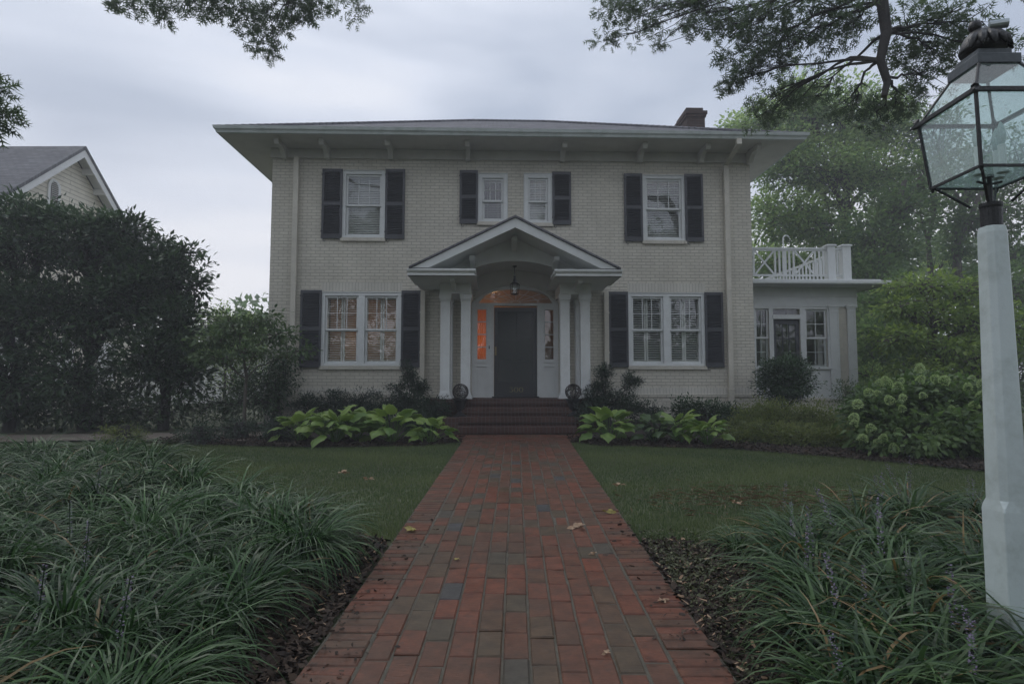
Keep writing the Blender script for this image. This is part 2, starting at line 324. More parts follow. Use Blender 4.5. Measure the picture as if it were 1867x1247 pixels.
def clumpleaves(clumps, rng, per_sub=14, sub_spread=.13, size=.09, aspect=.5, tmpl=T_kite, droop=.25, tonevar=.25, shell=2.4, flat=.5, nmul=1.0):
    """clumps: (cx,cy,cz,rx,ry,rz,nsub). Returns verts, tris, tone, list of sub-centres by clump"""
    Ps, Ds, Ts, subs = [], [], [], []
    for c in clumps:
        cx, cy, cz, rx, ry, rz, ns = c[:7]; ns = int(ns * nmul)
        d = nrm(rng.normal(size=(ns, 3))); r = rng.random(ns) ** (1 / shell)
        bump = 1 + .22 * np.sin(d[:, 0] * 5.1 + cx * 3) * np.sin(d[:, 1] * 4.3 + cy) + .16 * np.sin(d[:, 2] * 7.7 + cz * 2)
        s = np.array([cx, cy, cz]) + d * (r * bump)[:, None] * np.array([rx, ry, rz]); subs.append(s)
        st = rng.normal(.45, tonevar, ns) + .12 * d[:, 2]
        m = per_sub; idx = np.repeat(np.arange(ns), m)
        P = s[idx] + rng.normal(0, sub_spread, (ns * m, 3)) * np.array([1, 1, .6])
        D = d[idx] * .5 + nrm(P - s[idx]) * .8 + rng.normal(0, .35, (ns * m, 3)); D[:, 2] -= droop
        Ps.append(P); Ds.append(D); Ts.append(st[idx] + rng.normal(0, .12, ns * m))
    P = np.concatenate(Ps); D = np.concatenate(Ds); T = np.clip(np.concatenate(Ts), 0, 1)
    sz = size * rng.uniform(.65, 1.25, len(P))
    V, F, k = leafverts(P, D, sz, sz * aspect, tmpl, rng, flat=flat)
    return V, F, np.repeat(T, k), subs
def curve3(a, b, c, n=7):
    a, b, c = Vector(a), Vector(b), Vector(c); return [(a * (1 - t) ** 2 + b * 2 * t * (1 - t) + c * t * t) for t in [i / (n - 1) for i in range(n)]]
def plant(name, label, cat, base, clumps, lm, bark=M_bark, trunk=None, trunk_r=(.2, .08), group=None, seed=1, hang=False, twigs=.35, limb_r=.05, twig_r=.009, foliage='crown', stem='trunk', minz=None, **kw):
    """tree or shrub: Empty at the base > trunk (with limbs and twigs), crown. Coordinates are world; children are offset to the base"""
    rng = np.random.default_rng(seed); rd = random.Random(seed)
    base = Vector(base); root = empty(name, base, 0, label, cat, group); off = -base
    V, F, T, subs = clumpleaves(clumps, rng, **kw)
    o = npmesh(foliage, V + np.array(off)[None], F, lm, root, T)
    mb = MB()
    tr = [Vector(p) for p in (trunk or [base - Vector((0, 0, .05)), base + Vector((0, 0, .3))])]
    nT = len(tr); rr = list(trunk_r) if len(trunk_r) > 2 else [trunk_r[0] + (trunk_r[1] - trunk_r[0]) * i / (nT - 1) for i in range(nT)]
    mb.tube([p + off for p in tr], rr, 10)
    for c, sb in zip(clumps, subs):
        cc = Vector(c[:3])
        cand = [(i, p) for i, p in enumerate(tr) if (hang and i > nT - 8) or (not hang and p.z < cc.z - .12 * abs(cc.z - tr[0].z))] or [(0, tr[0])]
        i, st = min(cand, key=lambda q: (q[1] - cc).length + (0 if hang else .35 * abs(q[0] - nT * .6)))
        mid = (st + cc) / 2 + Vector((rd.uniform(-.15, .15), rd.uniform(-.15, .15), rd.uniform(.02, .22))) * (cc - st).length
        lr = min(limb_r * (0.6 + c[3]), rr[i] * .8)
        pts = curve3(st, mid, cc, 8)
        pts = [p + Vector((rd.gauss(0, 1), rd.gauss(0, 1), rd.gauss(0, 1))) * .02 * (cc - st).length * (0 < j < 7) for j, p in enumerate(pts)]
        mb.tube([p + off for p in pts], [lr * (1 - .75 * j / 7) for j in range(8)], 6, cap=False)
        k = int(len(sb) * twigs)
        for q in sb[rng.permutation(len(sb))[:k]]:
            q = Vector(q); a = pts[rd.randint(4, 7)]
            md = (a + q) / 2 + Vector((rd.gauss(0, .08), rd.gauss(0, .08), rd.uniform(0, .15))) * (q - a).length
            mb.tube([a + off, md + off, q + off], [twig_r * 1.6, twig_r, twig_r * .45], 3, cap=False)
    mb.build(stem, bark, root, recalc=False)
    return root

# ------------------------------------------------------------------ ground, path, driveway, beds
def axis_vals(lo, hi, step, far):
    a = list(np.arange(lo, hi + 1e-6, step)); g = step; x = hi
    up = []
    while x < far: g *= 1.35; x += g; up.append(x)
    dn = []; g = step; x = lo
    while x > -far: g *= 1.35; x -= g; dn.append(x)
    return np.array(dn[::-1] + a + up)
xs = axis_vals(-14, 16, .25, 500); ys = axis_vals(-4, 30, .25, 500)
X, Y = np.meshgrid(xs, ys); Z = gz(X, Y) - .02 - .05 * ((np.abs(X) < .85) & (Y < 12.4) & (Y > -3))
V = np.stack([X, Y, Z], -1).reshape(-1, 3); nx, ny = len(xs), len(ys)
I = (np.arange(ny - 1)[:, None] * nx + np.arange(nx - 1)[None]).ravel()
M_soil = mat('lawn_soil', (.07, .085, .038), .9, .3, 2, .6, 60, dirt=(.05, .036, .022), dirt_amt=.6)
tag(npmesh('ground', V, np.stack([I, I + 1, I + nx + 1, I + nx], 1), M_soil, smooth=True), 'green lawn ground sloping up gently to the brick house', None, None, 'structure')
def strip(name, fa, fb, t0, t1, nt_, nw, dz, m, label, kind='structure'):
    """sheet between two ground curves fa(t), fb(t)"""
    t = np.linspace(t0, t1, nt_); u = np.linspace(0, 1, nw); A = np.array([fa(v) for v in t]); B = np.array([fb(v) for v in t])
    P = A[:, None] * (1 - u[None, :, None]) + B[:, None] * u[None, :, None]
    z = gz(P[..., 0], P[..., 1]) + dz; V = np.concatenate([P, z[..., None]], -1).reshape(-1, 3)
    I = (np.arange(nt_ - 1)[:, None] * nw + np.arange(nw - 1)[None]).ravel()
    return tag(npmesh(name, V, np.stack([I, I + 1, I + nw + 1, I + nw], 1), m, smooth=True), label, None, None, kind)
M_mulch = mat('dark_mulch', (.026, .019, .014), .9, .5, 9, 1, 60, dirt=(.06, .042, .03), dirt_amt=.7)
def lerp(pts, v, i=0):
    a = np.array(pts, float); return float(np.interp(v, a[:, 0], a[:, 1]))
# left liriope bed: x as a function of y, edge towards lawn / path
LB = [(-1, -1.0), (4.75, -1.0), (5.0, -1.35), (5.6, -2.2), (6.6, -3.2), (8.2, -4.7), (10.1, -7.0), (10.4, -7.8)]
RB = [(-1, 1.0), (4.35, 1.0), (4.6, 1.3), (5.0, 1.9), (5.4, 2.7), (5.7, 3.6), (6.0, 4.6), (6.3, 5.6)]
strip('mulch_bed', lambda v: (lerp(LB, v), v), lambda v: (lerp(LB, v) - 8, v), -1, 10.4, 120, 60, .004, M_mulch, 'dark mulch bed under the liriope left of the path')
strip('mulch_bed', lambda v: (lerp(RB, v), v), lambda v: (7.5, v), -1, 6.3, 100, 50, .004, M_mulch, 'dark mulch bed under the liriope right of the path')
FL = [(-9, 10.7), (-6, 10.5), (-4.5, 10.4), (-1.6, 10.4), (-1.25, 10.75), (-.9, 11.2)]
FR = [(.9, 11.2), (1.15, 10.75), (1.5, 10.4), (3.6, 10.2), (5.0, 9.0), (6.3, 7.9), (9, 7.2)]
strip('mulch_bed', lambda v: (v, lerp(FL, v)), lambda v: (v, 16), -6.6, -.9, 90, 50, .004, M_mulch, 'mulch bed along the front wall left of the steps')
strip('mulch_bed', lambda v: (v, lerp(FR, v)), lambda v: (v, 17), .9, 9, 100, 60, .004, M_mulch, 'mulch bed along the front wall right of the steps')
strip('driveway', lambda v: (v, 10.95 + .08 * (v + 6) * 0), lambda v: (v, 12.1), -30, -4.9, 120, 8, .012, M_conc, 'tan concrete drive passing in front of the tall shrubs')

# brick path: real bricks with joints
def bricks_path():
    vs, fs, tn = [], [], []
    rd = random.Random(3)
    def brick(x0, x1, y0, y1, tone):
        n = len(vs); g = .0038; dz = rd.gauss(0, .0022); b = rd.uniform(.004, .009); tl = rd.gauss(0, .0012)
        x0 += g + rd.uniform(0, .002); x1 -= g + rd.uniform(0, .002); y0 += g; y1 -= g
        for (e_, z_) in ((0, -.04), (0, -b), (b, 0)):
            for x, y in ((x0 + e_, y0 + e_), (x1 - e_, y0 + e_), (x1 - e_, y1 - e_), (x0 + e_, y1 - e_)):
                vs.append((x, y, float(0.031 * min(y, 12)) + .022 + z_ + dz + tl * (1 if x > x0 + .03 else -1) * (z_ > -.03)))
        fs.append((n + 8, n + 9, n + 10, n + 11))
        for l in (0, 4):
            for k in range(4): fs.append((n + l + k, n + l + (k + 1) % 4, n + l + 4 + (k + 1) % 4, n + l + 4 + k))
        tn.extend([tone] * 12)
    NC, fw, L_ = 11, .715, .262
    cw = 2 * fw / NC
    def tone(): 
        r = rd.random()
        return rd.uniform(0, .42) if r < .66 else (rd.uniform(.42, .85) if r < .965 else rd.uniform(.9, 1))
    ymax = 10.9
    for c in range(NC):
        y = -.6 + (rd.uniform(0, .26)) + (c % 2) * .13
        while y < ymax:
            l = L_ * rd.uniform(.96, 1.04); brick(-fw + c * cw, -fw + (c + 1) * cw, y, min(y + l, ymax), tone()); y += l
    for s in (-1, 1):
        y = -.6
        while y < ymax:
            l = .0855 * rd.uniform(.97, 1.03); o = rd.uniform(-.006, .012)
            x0, x1 = (fw + .006, .955 + o); brick(min(s * x0, s * x1), max(s * x0, s * x1), y, y + l, rd.uniform(.0, .5)); y += l
    # apron in front of the steps, courses across
    y = ymax
    k = 0
    while y < 11.85:
        hw = .955 + max(0, (y - 10.9)) * .32; x = -hw - (k % 2) * .0; nB = int(2 * hw / .262); l = 2 * hw / nB
        for i in range(nB + (k % 2)):
            a = -hw + (i - (k % 2) * .5) * l; b_ = a + l
            brick(max(a, -hw), min(b_, hw), y, y + .131, tone() * .7)
        y += .131; k += 1
    me = bpy.data.meshes.new('path'); me.from_pydata(vs, [], fs); a = me.attributes.new('tone', 'FLOAT', 'POINT'); a.data.foreach_set('value', tn)
    q = NT('path_bricks'); at = q.n('ShaderNodeAttribute', attribute_name='tone'); rp = q.n('ShaderNodeValToRGB'); q.l(at.outputs['Fac'], rp.inputs[0])
    el = rp.color_ramp.elements; el[0].position = 0; el[0].color = (.160, .052, .029, 1); el[1].position = 1; el[1].color = (.058, .060, .064, 1)
    for p, c in ((.22, (.130, .049, .028)), (.42, (.104, .051, .031)), (.58, (.092, .058, .034)), (.80, (.080, .062, .040)), (.90, (.062, .060, .058))): x = el.new(p); x.color = c4(c)
    tcn = q.n('ShaderNodeTexCoord')
    no = q.n('ShaderNodeTexNoise', Scale=9.0, Detail=8.0, Roughness=.7); q.l(tcn.outputs['Object'], no.inputs['Vector'])
    mr = q.n('ShaderNodeMapRange'); mr.inputs['From Min'].default_value = .25; mr.inputs['From Max'].default_value = .75; mr.inputs['To Min'].default_value = .5; mr.inputs['To Max'].default_value = 1.5; q.l(no.outputs['Fac'], mr.inputs['Value'])
    hs = q.n('ShaderNodeHueSaturation'); q.l(rp.outputs[0], hs.inputs['Color']); q.l(mr.outputs[0], hs.inputs['Value'])
    n2 = q.n('ShaderNodeTexNoise', Scale=2.2, Detail=6.0, Roughness=.65); q.l(tcn.outputs['Object'], n2.inputs['Vector'])
    r2 = q.n('ShaderNodeMapRange'); r2.inputs['From Min'].default_value = .42; r2.inputs['From Max'].default_value = .72; r2.inputs['To Max'].default_value = .55; q.l(n2.outputs['Fac'], r2.inputs['Value'])
    mm = q.n('ShaderNodeMix', data_type='RGBA'); q.l(r2.outputs[0], mm.inputs[0]); q.l(hs.outputs[0], mm.inputs[6]); mm.inputs[7].default_value = (.050, .046, .032, 1); q.l(mm.outputs[2], q.b.inputs['Base Color'])
    n5 = q.n('ShaderNodeTexNoise', Scale=28.0, Detail=6.0, Roughness=.75, Distortion=.6); q.l(tcn.outputs['Object'], n5.inputs['Vector'])
    r5 = q.n('ShaderNodeMapRange'); r5.inputs['From Min'].default_value = .52; r5.inputs['From Max'].default_value = .72; r5.inputs['To Max'].default_value = .75; q.l(n5.outputs['Fac'], r5.inputs['Value'])
    m5 = q.n('ShaderNodeMix', data_type='RGBA'); q.l(r5.outputs[0], m5.inputs[0]); q.l(mm.outputs[2], m5.inputs[6]); m5.inputs[7].default_value = (.036, .030, .024, 1); q.l(m5.outputs[2], q.b.inputs['Base Color'])
    r3 = q.n('ShaderNodeMapRange'); r3.inputs['From Min'].default_value = .3; r3.inputs['From Max'].default_value = .7; r3.inputs['To Min'].default_value = .30; r3.inputs['To Max'].default_value = .58; q.l(n2.outputs['Fac'], r3.inputs['Value']); q.l(r3.outputs[0], q.b.inputs['Roughness'])
    # drag marks: stretched noise across the brick faces
    mpn = q.n('ShaderNodeMapping'); mpn.inputs['Scale'].default_value = (14, 90, 1); mpn.inputs['Rotation'].default_value = (0, 0, .35); q.l(tcn.outputs['Object'], mpn.inputs['Vector'])
    wv = q.n('ShaderNodeTexNoise', Scale=1.0, Detail=3.0, Distortion=.8); q.l(mpn.outputs[0], wv.inputs['Vector'])
    bp = q.n('ShaderNodeBump', Strength=.45, Distance=.006); q.l(wv.outputs['Fac'], bp.inputs['Height']); q.l(bp.outputs[0], q.b.inputs['Normal'])
    q.b.inputs['Specular IOR Level'].default_value = .32
    me.materials.append(q.m); o = bpy.data.objects.new('path', me); link(o); tag(o, 'red and brown brick path laid in running bond with edge-laid borders', None, None, 'structure')
    M_joint = mat('path_mortar', (.085, .075, .056), .85, .3, 12, .5, 80, dirt=(.05, .055, .035), dirt_amt=.6)
    strip('path_mortar_bed', lambda v: (-.96 - .32 * max(0, v - 10.9), v), lambda v: (.96 + .32 * max(0, v - 10.9), v), -.6, 11.9, 100, 6, .015, M_joint, 'grey mortar joints between the path bricks')
bricks_path()

# ------------------------------------------------------------------ the brick house
house = empty('brick_house', (HX, HY, 0), HROT, 'two-storey painted cream brick house with hip roof, dark shutters and gabled portico', 'house')
hx0, _ = H(487.5, 650); hx1, _ = H(1376.5, 650)
XW = (hx1 - hx0) / 2; XC = (hx0 + hx1) / 2; DEP = 9.0
z_soff = H(700, 274)[1]; z_frieze = H(700, 291)[1]
def rect(px0, py0, px1, py1, yl=0.0):
    xm, ym = (px0 + px1) / 2, (py0 + py1) / 2
    return H(px0, ym, yl)[0], H(px1, ym, yl)[0], H(xm, py1, yl)[1], H(xm, py0, yl)[1]
# windows: outer casing rectangles in px -> local
WIN = dict(ul=rect(624.5, 312.5, 701.5, 434), uc1=rect(872, 318, 925, 405), uc2=rect(955.5, 318, 1006, 407), ur=rect(1172, 321, 1248.5, 439),
           ll=rect(586, 533.5, 731, 667), lr=rect(1146, 535, 1285, 667))
door_cx = H(939.7, 640)[0]
dx0, dx1, dz0, dz1 = rect(860, 552, 1018.5, 720.5)      # door surround below the fan arch
z_land = 1.055
arch_top = H(940, 519)[1]
# front wall with openings
def front_wall():
    mb = MB(); holes = [(a, b, c, d) for a, b, c, d in WIN.values()] + [(dx0, dx1, z_land, arch_top + .03)]
    xsx = sorted({hx0, hx1} | {h for q in holes for h in q[:2]}); zz = sorted({0.1, z_soff} | {h for q in holes for h in q[2:]})
    for i in range(len(xsx) - 1):
        run = None
        for j in range(len(zz) - 1):
            cx, cz = (xsx[i] + xsx[i + 1]) / 2, (zz[j] + zz[j + 1]) / 2
            solid = not any(a < cx < b and c < cz < d for a, b, c, d in holes)
            if solid and run is None: run = zz[j]
            if (not solid or j == len(zz) - 2) and run is not None:
                mb.box(xsx[i], xsx[i + 1], 0, .28, run, zz[j + 1] if solid else zz[j]); run = None
    # infill above the fan arch
    n = 20; cx = (dx0 + dx1) / 2; hw = (dx1 - dx0) / 2; sag = arch_top - dz1; Rr = (hw * hw + sag * sag) / (2 * sag)
    def az(x): return arch_top - Rr + math.sqrt(max(Rr * Rr - (x - cx) ** 2, 0))
    for i in range(n):
        a = dx0 + (dx1 - dx0) * i / n; b = dx0 + (dx1 - dx0) * (i + 1) / n
        mb.prism([(a, az(a)), (b, az(b)), (b, arch_top + .03), (a, arch_top + .03)], .001, .28)
    return mb, az
mb, arch_z = front_wall()
mb.build('front_wall', M_brick, house)
for s, x in ((-1, hx0), (1, hx1)):
    mb = MB(); a, b = (x, x + .28) if s < 0 else (x - .28, x)
    mb.box(a, b, .2801, DEP, .1, z_soff); mb.build('side_wall', M_brick_side, house)
MB().box(hx0 + .281, hx1 - .281, DEP - .28, DEP, .1, z_soff).build('back_wall', M_brick, house)
mb = MB()
for x in (-1.75, 1.75): mb.box(x - .06, x + .06, .29, DEP - .3, .5, z_soff - .05)
mb.box(hx0 + .3, hx1 - .3, .29, DEP - .3, 4.05, 4.15).box(hx0 + .3, hx1 - .3, .29, DEP - .3, .9, 1.0).box(hx0 + .3, hx1 - .3, .29, DEP - .3, z_soff - .1, z_soff - .02)
mb.box(hx0 + .3, hx1 - .3, 3.2, 3.3, 1.0, 4.05)
mb.build('interior_partition', M_dark, house)
# quoin-like corner teeth, lintels and soldier band
zb0, zb1 = H(1200, 721)[1], H(1200, 707)[1]
mb = MB()
for a, b in ((hx0 - .012, -1.9), (1.9, hx1 + .012)): MB().box(a, b, -.012, .0, zb0 + .03, zb1).build('soldier_course', M_soldier, house)
for k, py0, py1 in (('ll', 515.5, 531), ('lr', 517, 533)):
    q = WIN[k]; MB().box(q[0] - .02, q[1] + .02, -.006, 0, H(660 if k == 'll' else 1215, py1)[1] + .012, H(660 if k == 'll' else 1215, py0)[1]).build('lintel', M_soldier, house)
mb = MB()
for a, b in ((hx0 - .05, -1.9), (1.9, hx1 + .05)): MB().box(a, b, -.05, .0, zb0 - .035, zb0 + .03).box(max(a, hx0 - .035), min(b, hx1 + .035), -.03, 0, .1, zb0 - .035).build('foundation_ledge', M_brick, house, bevel=.006)
# frieze, soffit, gutters, roof
OV = .856
mb = MB().box(hx0 - .04, hx1 + .04, -.04, -.001, z_frieze, z_soff - .001).box(hx0 - .055, hx1 + .055, -.055, -.041, z_frieze, z_frieze + .03)
mb.box(hx0 - .04, hx0 - .001, 0, DEP, z_frieze, z_soff - .001).box(hx1 + .001, hx1 + .04, 0, DEP, z_frieze, z_soff - .001)
mb.build('frieze_board', M_soffit, house, bevel=.004)
mb = MB().box(hx0 - OV, hx1 + OV, -OV, DEP + OV, z_soff, z_soff + .05)
mb.build('soffit', M_soffit, house)
# crown strip under the gutter
ga, gb = z_soff + .03, z_soff + .155
def gutter_bar(p0, p1, nrm_):
    mb = MB(); n = Vector(nrm_ + (0,)); prof = [(0, -.03), (.05, -.03), (.07, .02), (.10, .05), (.115, .115), (.10, .115), (.095, .10), (.01, .10), (0, .11)]
    P0, P1 = Vector(p0 + (ga,)), Vector(p1 + (ga,)); d = (P1 - P0).normalized(); vs = []
    for P, sgn in ((P0, -1), (P1, 1)):
        for o_, z_ in prof: vs.append(P + n * o_ + d * o_ * sgn + Vector((0, 0, z_)))
    k = len(prof); return mb.add(vs, [tuple(range(k)), tuple(range(2 * k - 1, k - 1, -1))] + [(i, i + k, (i + 1) % k + k, (i + 1) % k) for i in range(k)])
g = gutter_bar((hx0 - OV, -OV), (hx1 + OV, -OV), (0, -1)); g.build('gutter', M_gutter, house)
g = gutter_bar((hx0 - OV, DEP + OV), (hx0 - OV, -OV), (-1, 0)); g.build('gutter', M_gutter, house)
g = gutter_bar((hx1 + OV, -OV), (hx1 + OV, DEP + OV), (1, 0)); g.build('gutter', M_gutter, house)
zr = z_soff + .12; half = (DEP + 2 * OV) / 2; rise = half * math.tan(R(26)); e0, e1, f0, f1 = hx0 - OV - .03, hx1 + OV + .03, -OV - .03, DEP + OV + .03
rl, rr_, ym = hx0 - OV + half, hx1 + OV - half, DEP / 2
mb = MB().add([(e0, f0, zr), (e1, f0, zr), (e1, f1, zr), (e0, f1, zr), (rl, ym, zr + rise), (rr_, ym, zr + rise), (e0, f0, zr - .03), (e1, f0, zr - .03), (e1, f1, zr - .03), (e0, f1, zr - .03)],
              [(0, 1, 5, 4), (1, 2, 5), (2, 3, 4, 5), (3, 0, 4), (0, 6, 7, 1), (1, 7, 8, 2), (2, 8, 9, 3), (3, 9, 6, 0), (6, 9, 8, 7)])
roof = mb.build('roof', M_shingle, house)
# hip and ridge cap shingles
mb = MB()
def cap_run(p, q, n):
    p, q = Vector(p), Vector(q); d = q - p
    for i in range(n):
        a, b = p + d * (i / n), p + d * ((i + 1.25) / n)
        mb.tube([a + Vector((0, 0, .012)), b + Vector((0, 0, .002))], [.055, .05], 6)
cap_run((rl, ym, zr + rise), (rr_, ym, zr + rise), 16); cap_run((e0, f0, zr), (rl, ym, zr + rise), 44); cap_run((e1, f0, zr), (rr_, ym, zr + rise), 44)
mb.build('ridge_caps', M_shingle, house)
# chimney
ccx = H(1269, 236, 3.0)[0]; ctop = H(1269, 197, 3.0)[1]; chw = .27
mb = MB().box(ccx - chw, ccx + chw, 3.0, 4.0, 5.8, ctop - .28)
mb.box(ccx - chw - .03, ccx + chw + .03, 2.97, 4.03, ctop - .28, ctop - .2).box(ccx - chw - .06, ccx + chw + .06, 2.94, 4.06, ctop - .2, ctop - .1).box(ccx - chw - .01, ccx + chw - .05, 2.99, 3.95, ctop - .1, ctop)
ch = mb.build('chimney', M_chim, house, bevel=.006)
# eave brackets
def bracket(x, y0, y1, zt, s=1.0, wd=.10):
    mb = MB(); h = .26 * s; l = abs(y1 - y0)
    prof = [(y1, zt), (y0, zt), (y0, zt - .07 * s), (y0 + .04, zt - .12 * s), (y0 + .12, zt - .12 * s), (y0 + l * .35, zt - .10 * s), (y0 + l * .55, zt - .13 * s), (y0 + l * .72, zt - .2 * s), (y0 + l * .8, zt - h), (y1, zt - h)]
    return mb.prism(prof, x - wd / 2, x + wd / 2, 'x')
for px in (522, 600, 715, 854, 1024, 1164, 1274, 1362):
    x = H(px, 262)[0]; bracket(x, -.66, -.041, z_soff - .002, 1.05, .11).build('bracket', M_soffit, house, bevel=.004)
# downspouts
def downspout(x, ztop, zbot, y=-.06, elbow=False, wd=.105, m=M_cream):
    mb = MB()
    def seg(a, b): mb.prism([(a[0] - .0, a[1])] * 0 or [(a[0] - .045, a[1]), (a[0] + .045, a[1]), (b[0] + .045, b[1]), (b[0] - .045, b[1])], x - wd / 2, x + wd / 2, 'x')
    if elbow:
        seg((-OV - .01, z_soff - .12), (-OV - .01, z_soff + .03)); seg((y - .02, z_frieze - .10), (-OV - .01, z_soff - .12)); seg((y - .02, z_frieze - .16), (y - .02, z_frieze - .10)); ztop = z_frieze - .16
    mb.box(x - wd / 2, x + wd / 2, y - .065, y + .025, zbot, ztop)
    for z in (zbot + .6, (zbot + ztop) / 2, ztop - .5): mb.box(x - wd / 2 - .01, x + wd / 2 + .01, y - .07, y + .03, z, z + .04)
    mb.prism([(y - .065, zbot), (y + .025, zbot), (y - .06, zbot - .10), (y - .16, zbot - .06)], x - wd / 2, x + wd / 2, 'x')
    return mb.build('downspout', m, house, bevel=.008)
downspout(H(538, 500)[0], z_frieze, .62, wd=.12)
downspout(H(1325.5, 500)[0], 0, .62, elbow=True, wd=.12)
downspout(H(771.5, 600)[0], 3.5, .65, wd=.11); downspout(H(1104.5, 600)[0], 3.5, .65, wd=.11)
# windows
def sash_mesh(x0, x1, z0, z1, y, cols, rows, rail=.045, thick=.035, mun=.016):
    mb = MB().box(x0, x0 + rail, y, y + thick, z0, z1).box(x1 - rail, x1, y, y + thick, z0, z1)
    mb.box(x0 + rail, x1 - rail, y, y + thick, z0, z0 + rail).box(x0 + rail, x1 - rail, y, y + thick, z1 - rail, z1)
    for i in range(1, cols):
        x = x0 + rail + (x1 - x0 - 2 * rail) * i / cols; mb.box(x - mun / 2, x + mun / 2, y + .003, y + thick - .006, z0 + rail, z1 - rail)
    for j in range(1, rows):
        z = z0 + rail + (z1 - z0 - 2 * rail) * j / rows; mb.box(x0 + rail, x1 - rail, y + .005, y + thick - .008, z - mun / 2, z + mun / 2)
    return mb
def window(q, units, blind, cas=.075, cols=3, rows=2, tilt=52, half=False, tm=M_white, lights=(3, 2), meet=.5, blindtone=None):
    x0, x1, z0, z1 = q; win = empty('window', (0, 0, 0)); win.parent = house
    fr = MB().box(x0, x0 + cas, -.015, .12, z0, z1).box(x1 - cas, x1, -.015, .12, z0, z1).box(x0 + cas, x1 - cas, -.012, .12, z1 - cas, z1).box(x0 + cas, x1 - cas, -.02, .14, z0, z0 + .05)
    mull = .15; iw = (x1 - x0 - 2 * cas - (units - 1) * mull) / units; us = []
    for u in range(units):
        a = x0 + cas + u * (iw + mull); us.append((a, a + iw))
        if u: fr.box(a - mull, a, -.01, .12, z0 + .05, z1 - cas)
    fr.box(x0 - .012, x0 - .001, -.03, -.002, z0, z1 + .02).box(x1 + .001, x1 + .012, -.03, -.002, z0, z1 + .02).box(x0 - .012, x1 + .012, -.03, -.002, z1 + .001, z1 + .02)
    fr.build('window_frame', tm, win, bevel=.004)
    for a, b in us:
        zA, zB = z0 + .05, z1 - cas; zm = zA + (zB - zA) * meet
        sash_mesh(a + .002, b - .002, zm - .02, zB - .002, .03, *lights).build('sash', tm, win, bevel=.002)
        sash_mesh(a + .002, b - .002, zA + .002, zm + .02, .07, 1, 1, rail=.05).build('sash', tm, win, bevel=.002)
        p = MB(); p.add([(a + .03, .05, zm), (b - .03, .05, zm), (b - .03, .05, zB - .03), (a + .03, .05, zB - .03)], [(0, 1, 2, 3)])
        p.add([(a + .03, .09, zA + .03), (b - .03, .09, zA + .03), (b - .03, .09, zm), (a + .03, .09, zm)], [(0, 1, 2, 3)])
        p.build('pane', M_glass, win, recalc=False)
        bl = MB(); y = .17
        if blind == 'venetian':
            z = zA + .03; rd = random.Random(int(a * 100))
            while z < (zm + .01 if half else zB - .02):
                bl.box(a + .01, b - .01, y - .022, y + .022, z, z + .003, Matrix.Rotation(R(tilt + rd.uniform(-4, 4)), 3, 'X')); z += .042
            bl.box(a + .12, a + .123, y - .03, y - .027, zA, zB).box(b - .123, b - .12, y - .03, y - .027, zA, zB).box(a + .01, b - .01, y - .025, y + .025, zB - .05, zB)
        else:
            for (s0, s1) in ((a, (a + b) / 2), ((a + b) / 2, b)):
                s0 += .006; s1 -= .006
                bl.box(s0, s0 + .04, y - .015, y + .015, zA, zB).box(s1 - .04, s1, y - .015, y + .015, zA, zB)
                for zc in (zA, zm - .04, zB - .08): bl.box(s0 + .04, s1 - .04, y - .014, y + .014, zc, zc + .08)
                z = zA + .1
                while z < zB - .1:
                    if not (zm - .05 < z < zm + .05): bl.box(s0 + .04, s1 - .04, y - .03, y + .03, z, z + .012, Matrix.Rotation(R(12), 3, 'X'))
                    z += .054
        bl.build('blind', M_blind, win)
    sl = MB(); n = max(4, int((x1 - x0 + .06) / .076)); l = (x1 - x0 + .06) / n
    for i in range(n): sl.box(x0 - .03 + i * l + .003, x0 - .03 + (i + 1) * l - .003, -.055, -.0, z0 - .085, z0 - .002)
    sl.box(x0 - .03, x1 + .03, -.047, -.001, z0 - .08, z0 - .006)
    sl.build('window_sill', M_cream, win, bevel=.003)
    return win
window(WIN['ul'], 1, 'venetian'); window(WIN['uc1'], 1, 'venetian', cas=.095, meet=.46, tilt=20, half=True); window(WIN['uc2'], 1, 'venetian', cas=.095, meet=.46); window(WIN['ur'], 1, 'venetian', tilt=40)
window(WIN['ll'], 2, 'shutters'); window(WIN['lr'], 2, 'shutters')
# shutters
def shutter(q):
    x0, x1, z0, z1 = q; mb = MB(); st = .05; ya, yb = -.055, -.018
    mb.box(x0, x0 + st, ya, yb, z0, z1).box(x1 - st, x1, ya, yb, z0, z1); zm = z0 + (z1 - z0) * .5
    for a, b in ((z0, z0 + .10), (zm - .04, zm + .04), (z1 - .07, z1)): mb.box(x0 + st, x1 - st, ya, yb, a, b)
    for a, b in ((z0 + .10, zm - .04), (zm + .04, z1 - .07)):
        n = int((b - a) / .041)
        for i in range(n):
            z = a + (i + .5) * (b - a) / n; mb.box(x0 + st - .004, x1 - st + .004, -.057, -.017, z - .0035, z + .0035, Matrix.Rotation(R(40), 3, 'X'))
    mb.box(x0 + .02, x1 - .02, -.014, -.004, z0 + .02, z1 - .02)
    o = mb.build('shutter', M_shut, house)
    hk = MB(); cx = x0 + .05 if x0 < (q[0] + q[1]) / 2 else x1
    hk.tube([(x0 + .05, -.04, z0 - .0), (x0 + .045, -.05, z0 - .05), (x0 + .07, -.05, z0 - .075), (x0 + .10, -.05, z0 - .06)], .008, 6)
    for z in (z0 + .15, z1 - .15): hk.box(x0 - .01 if q[0] < 99 else x0, x0 + .05, -.062, -.0555, z, z + .03)
    hk.build('shutter_dog', M_black, o)
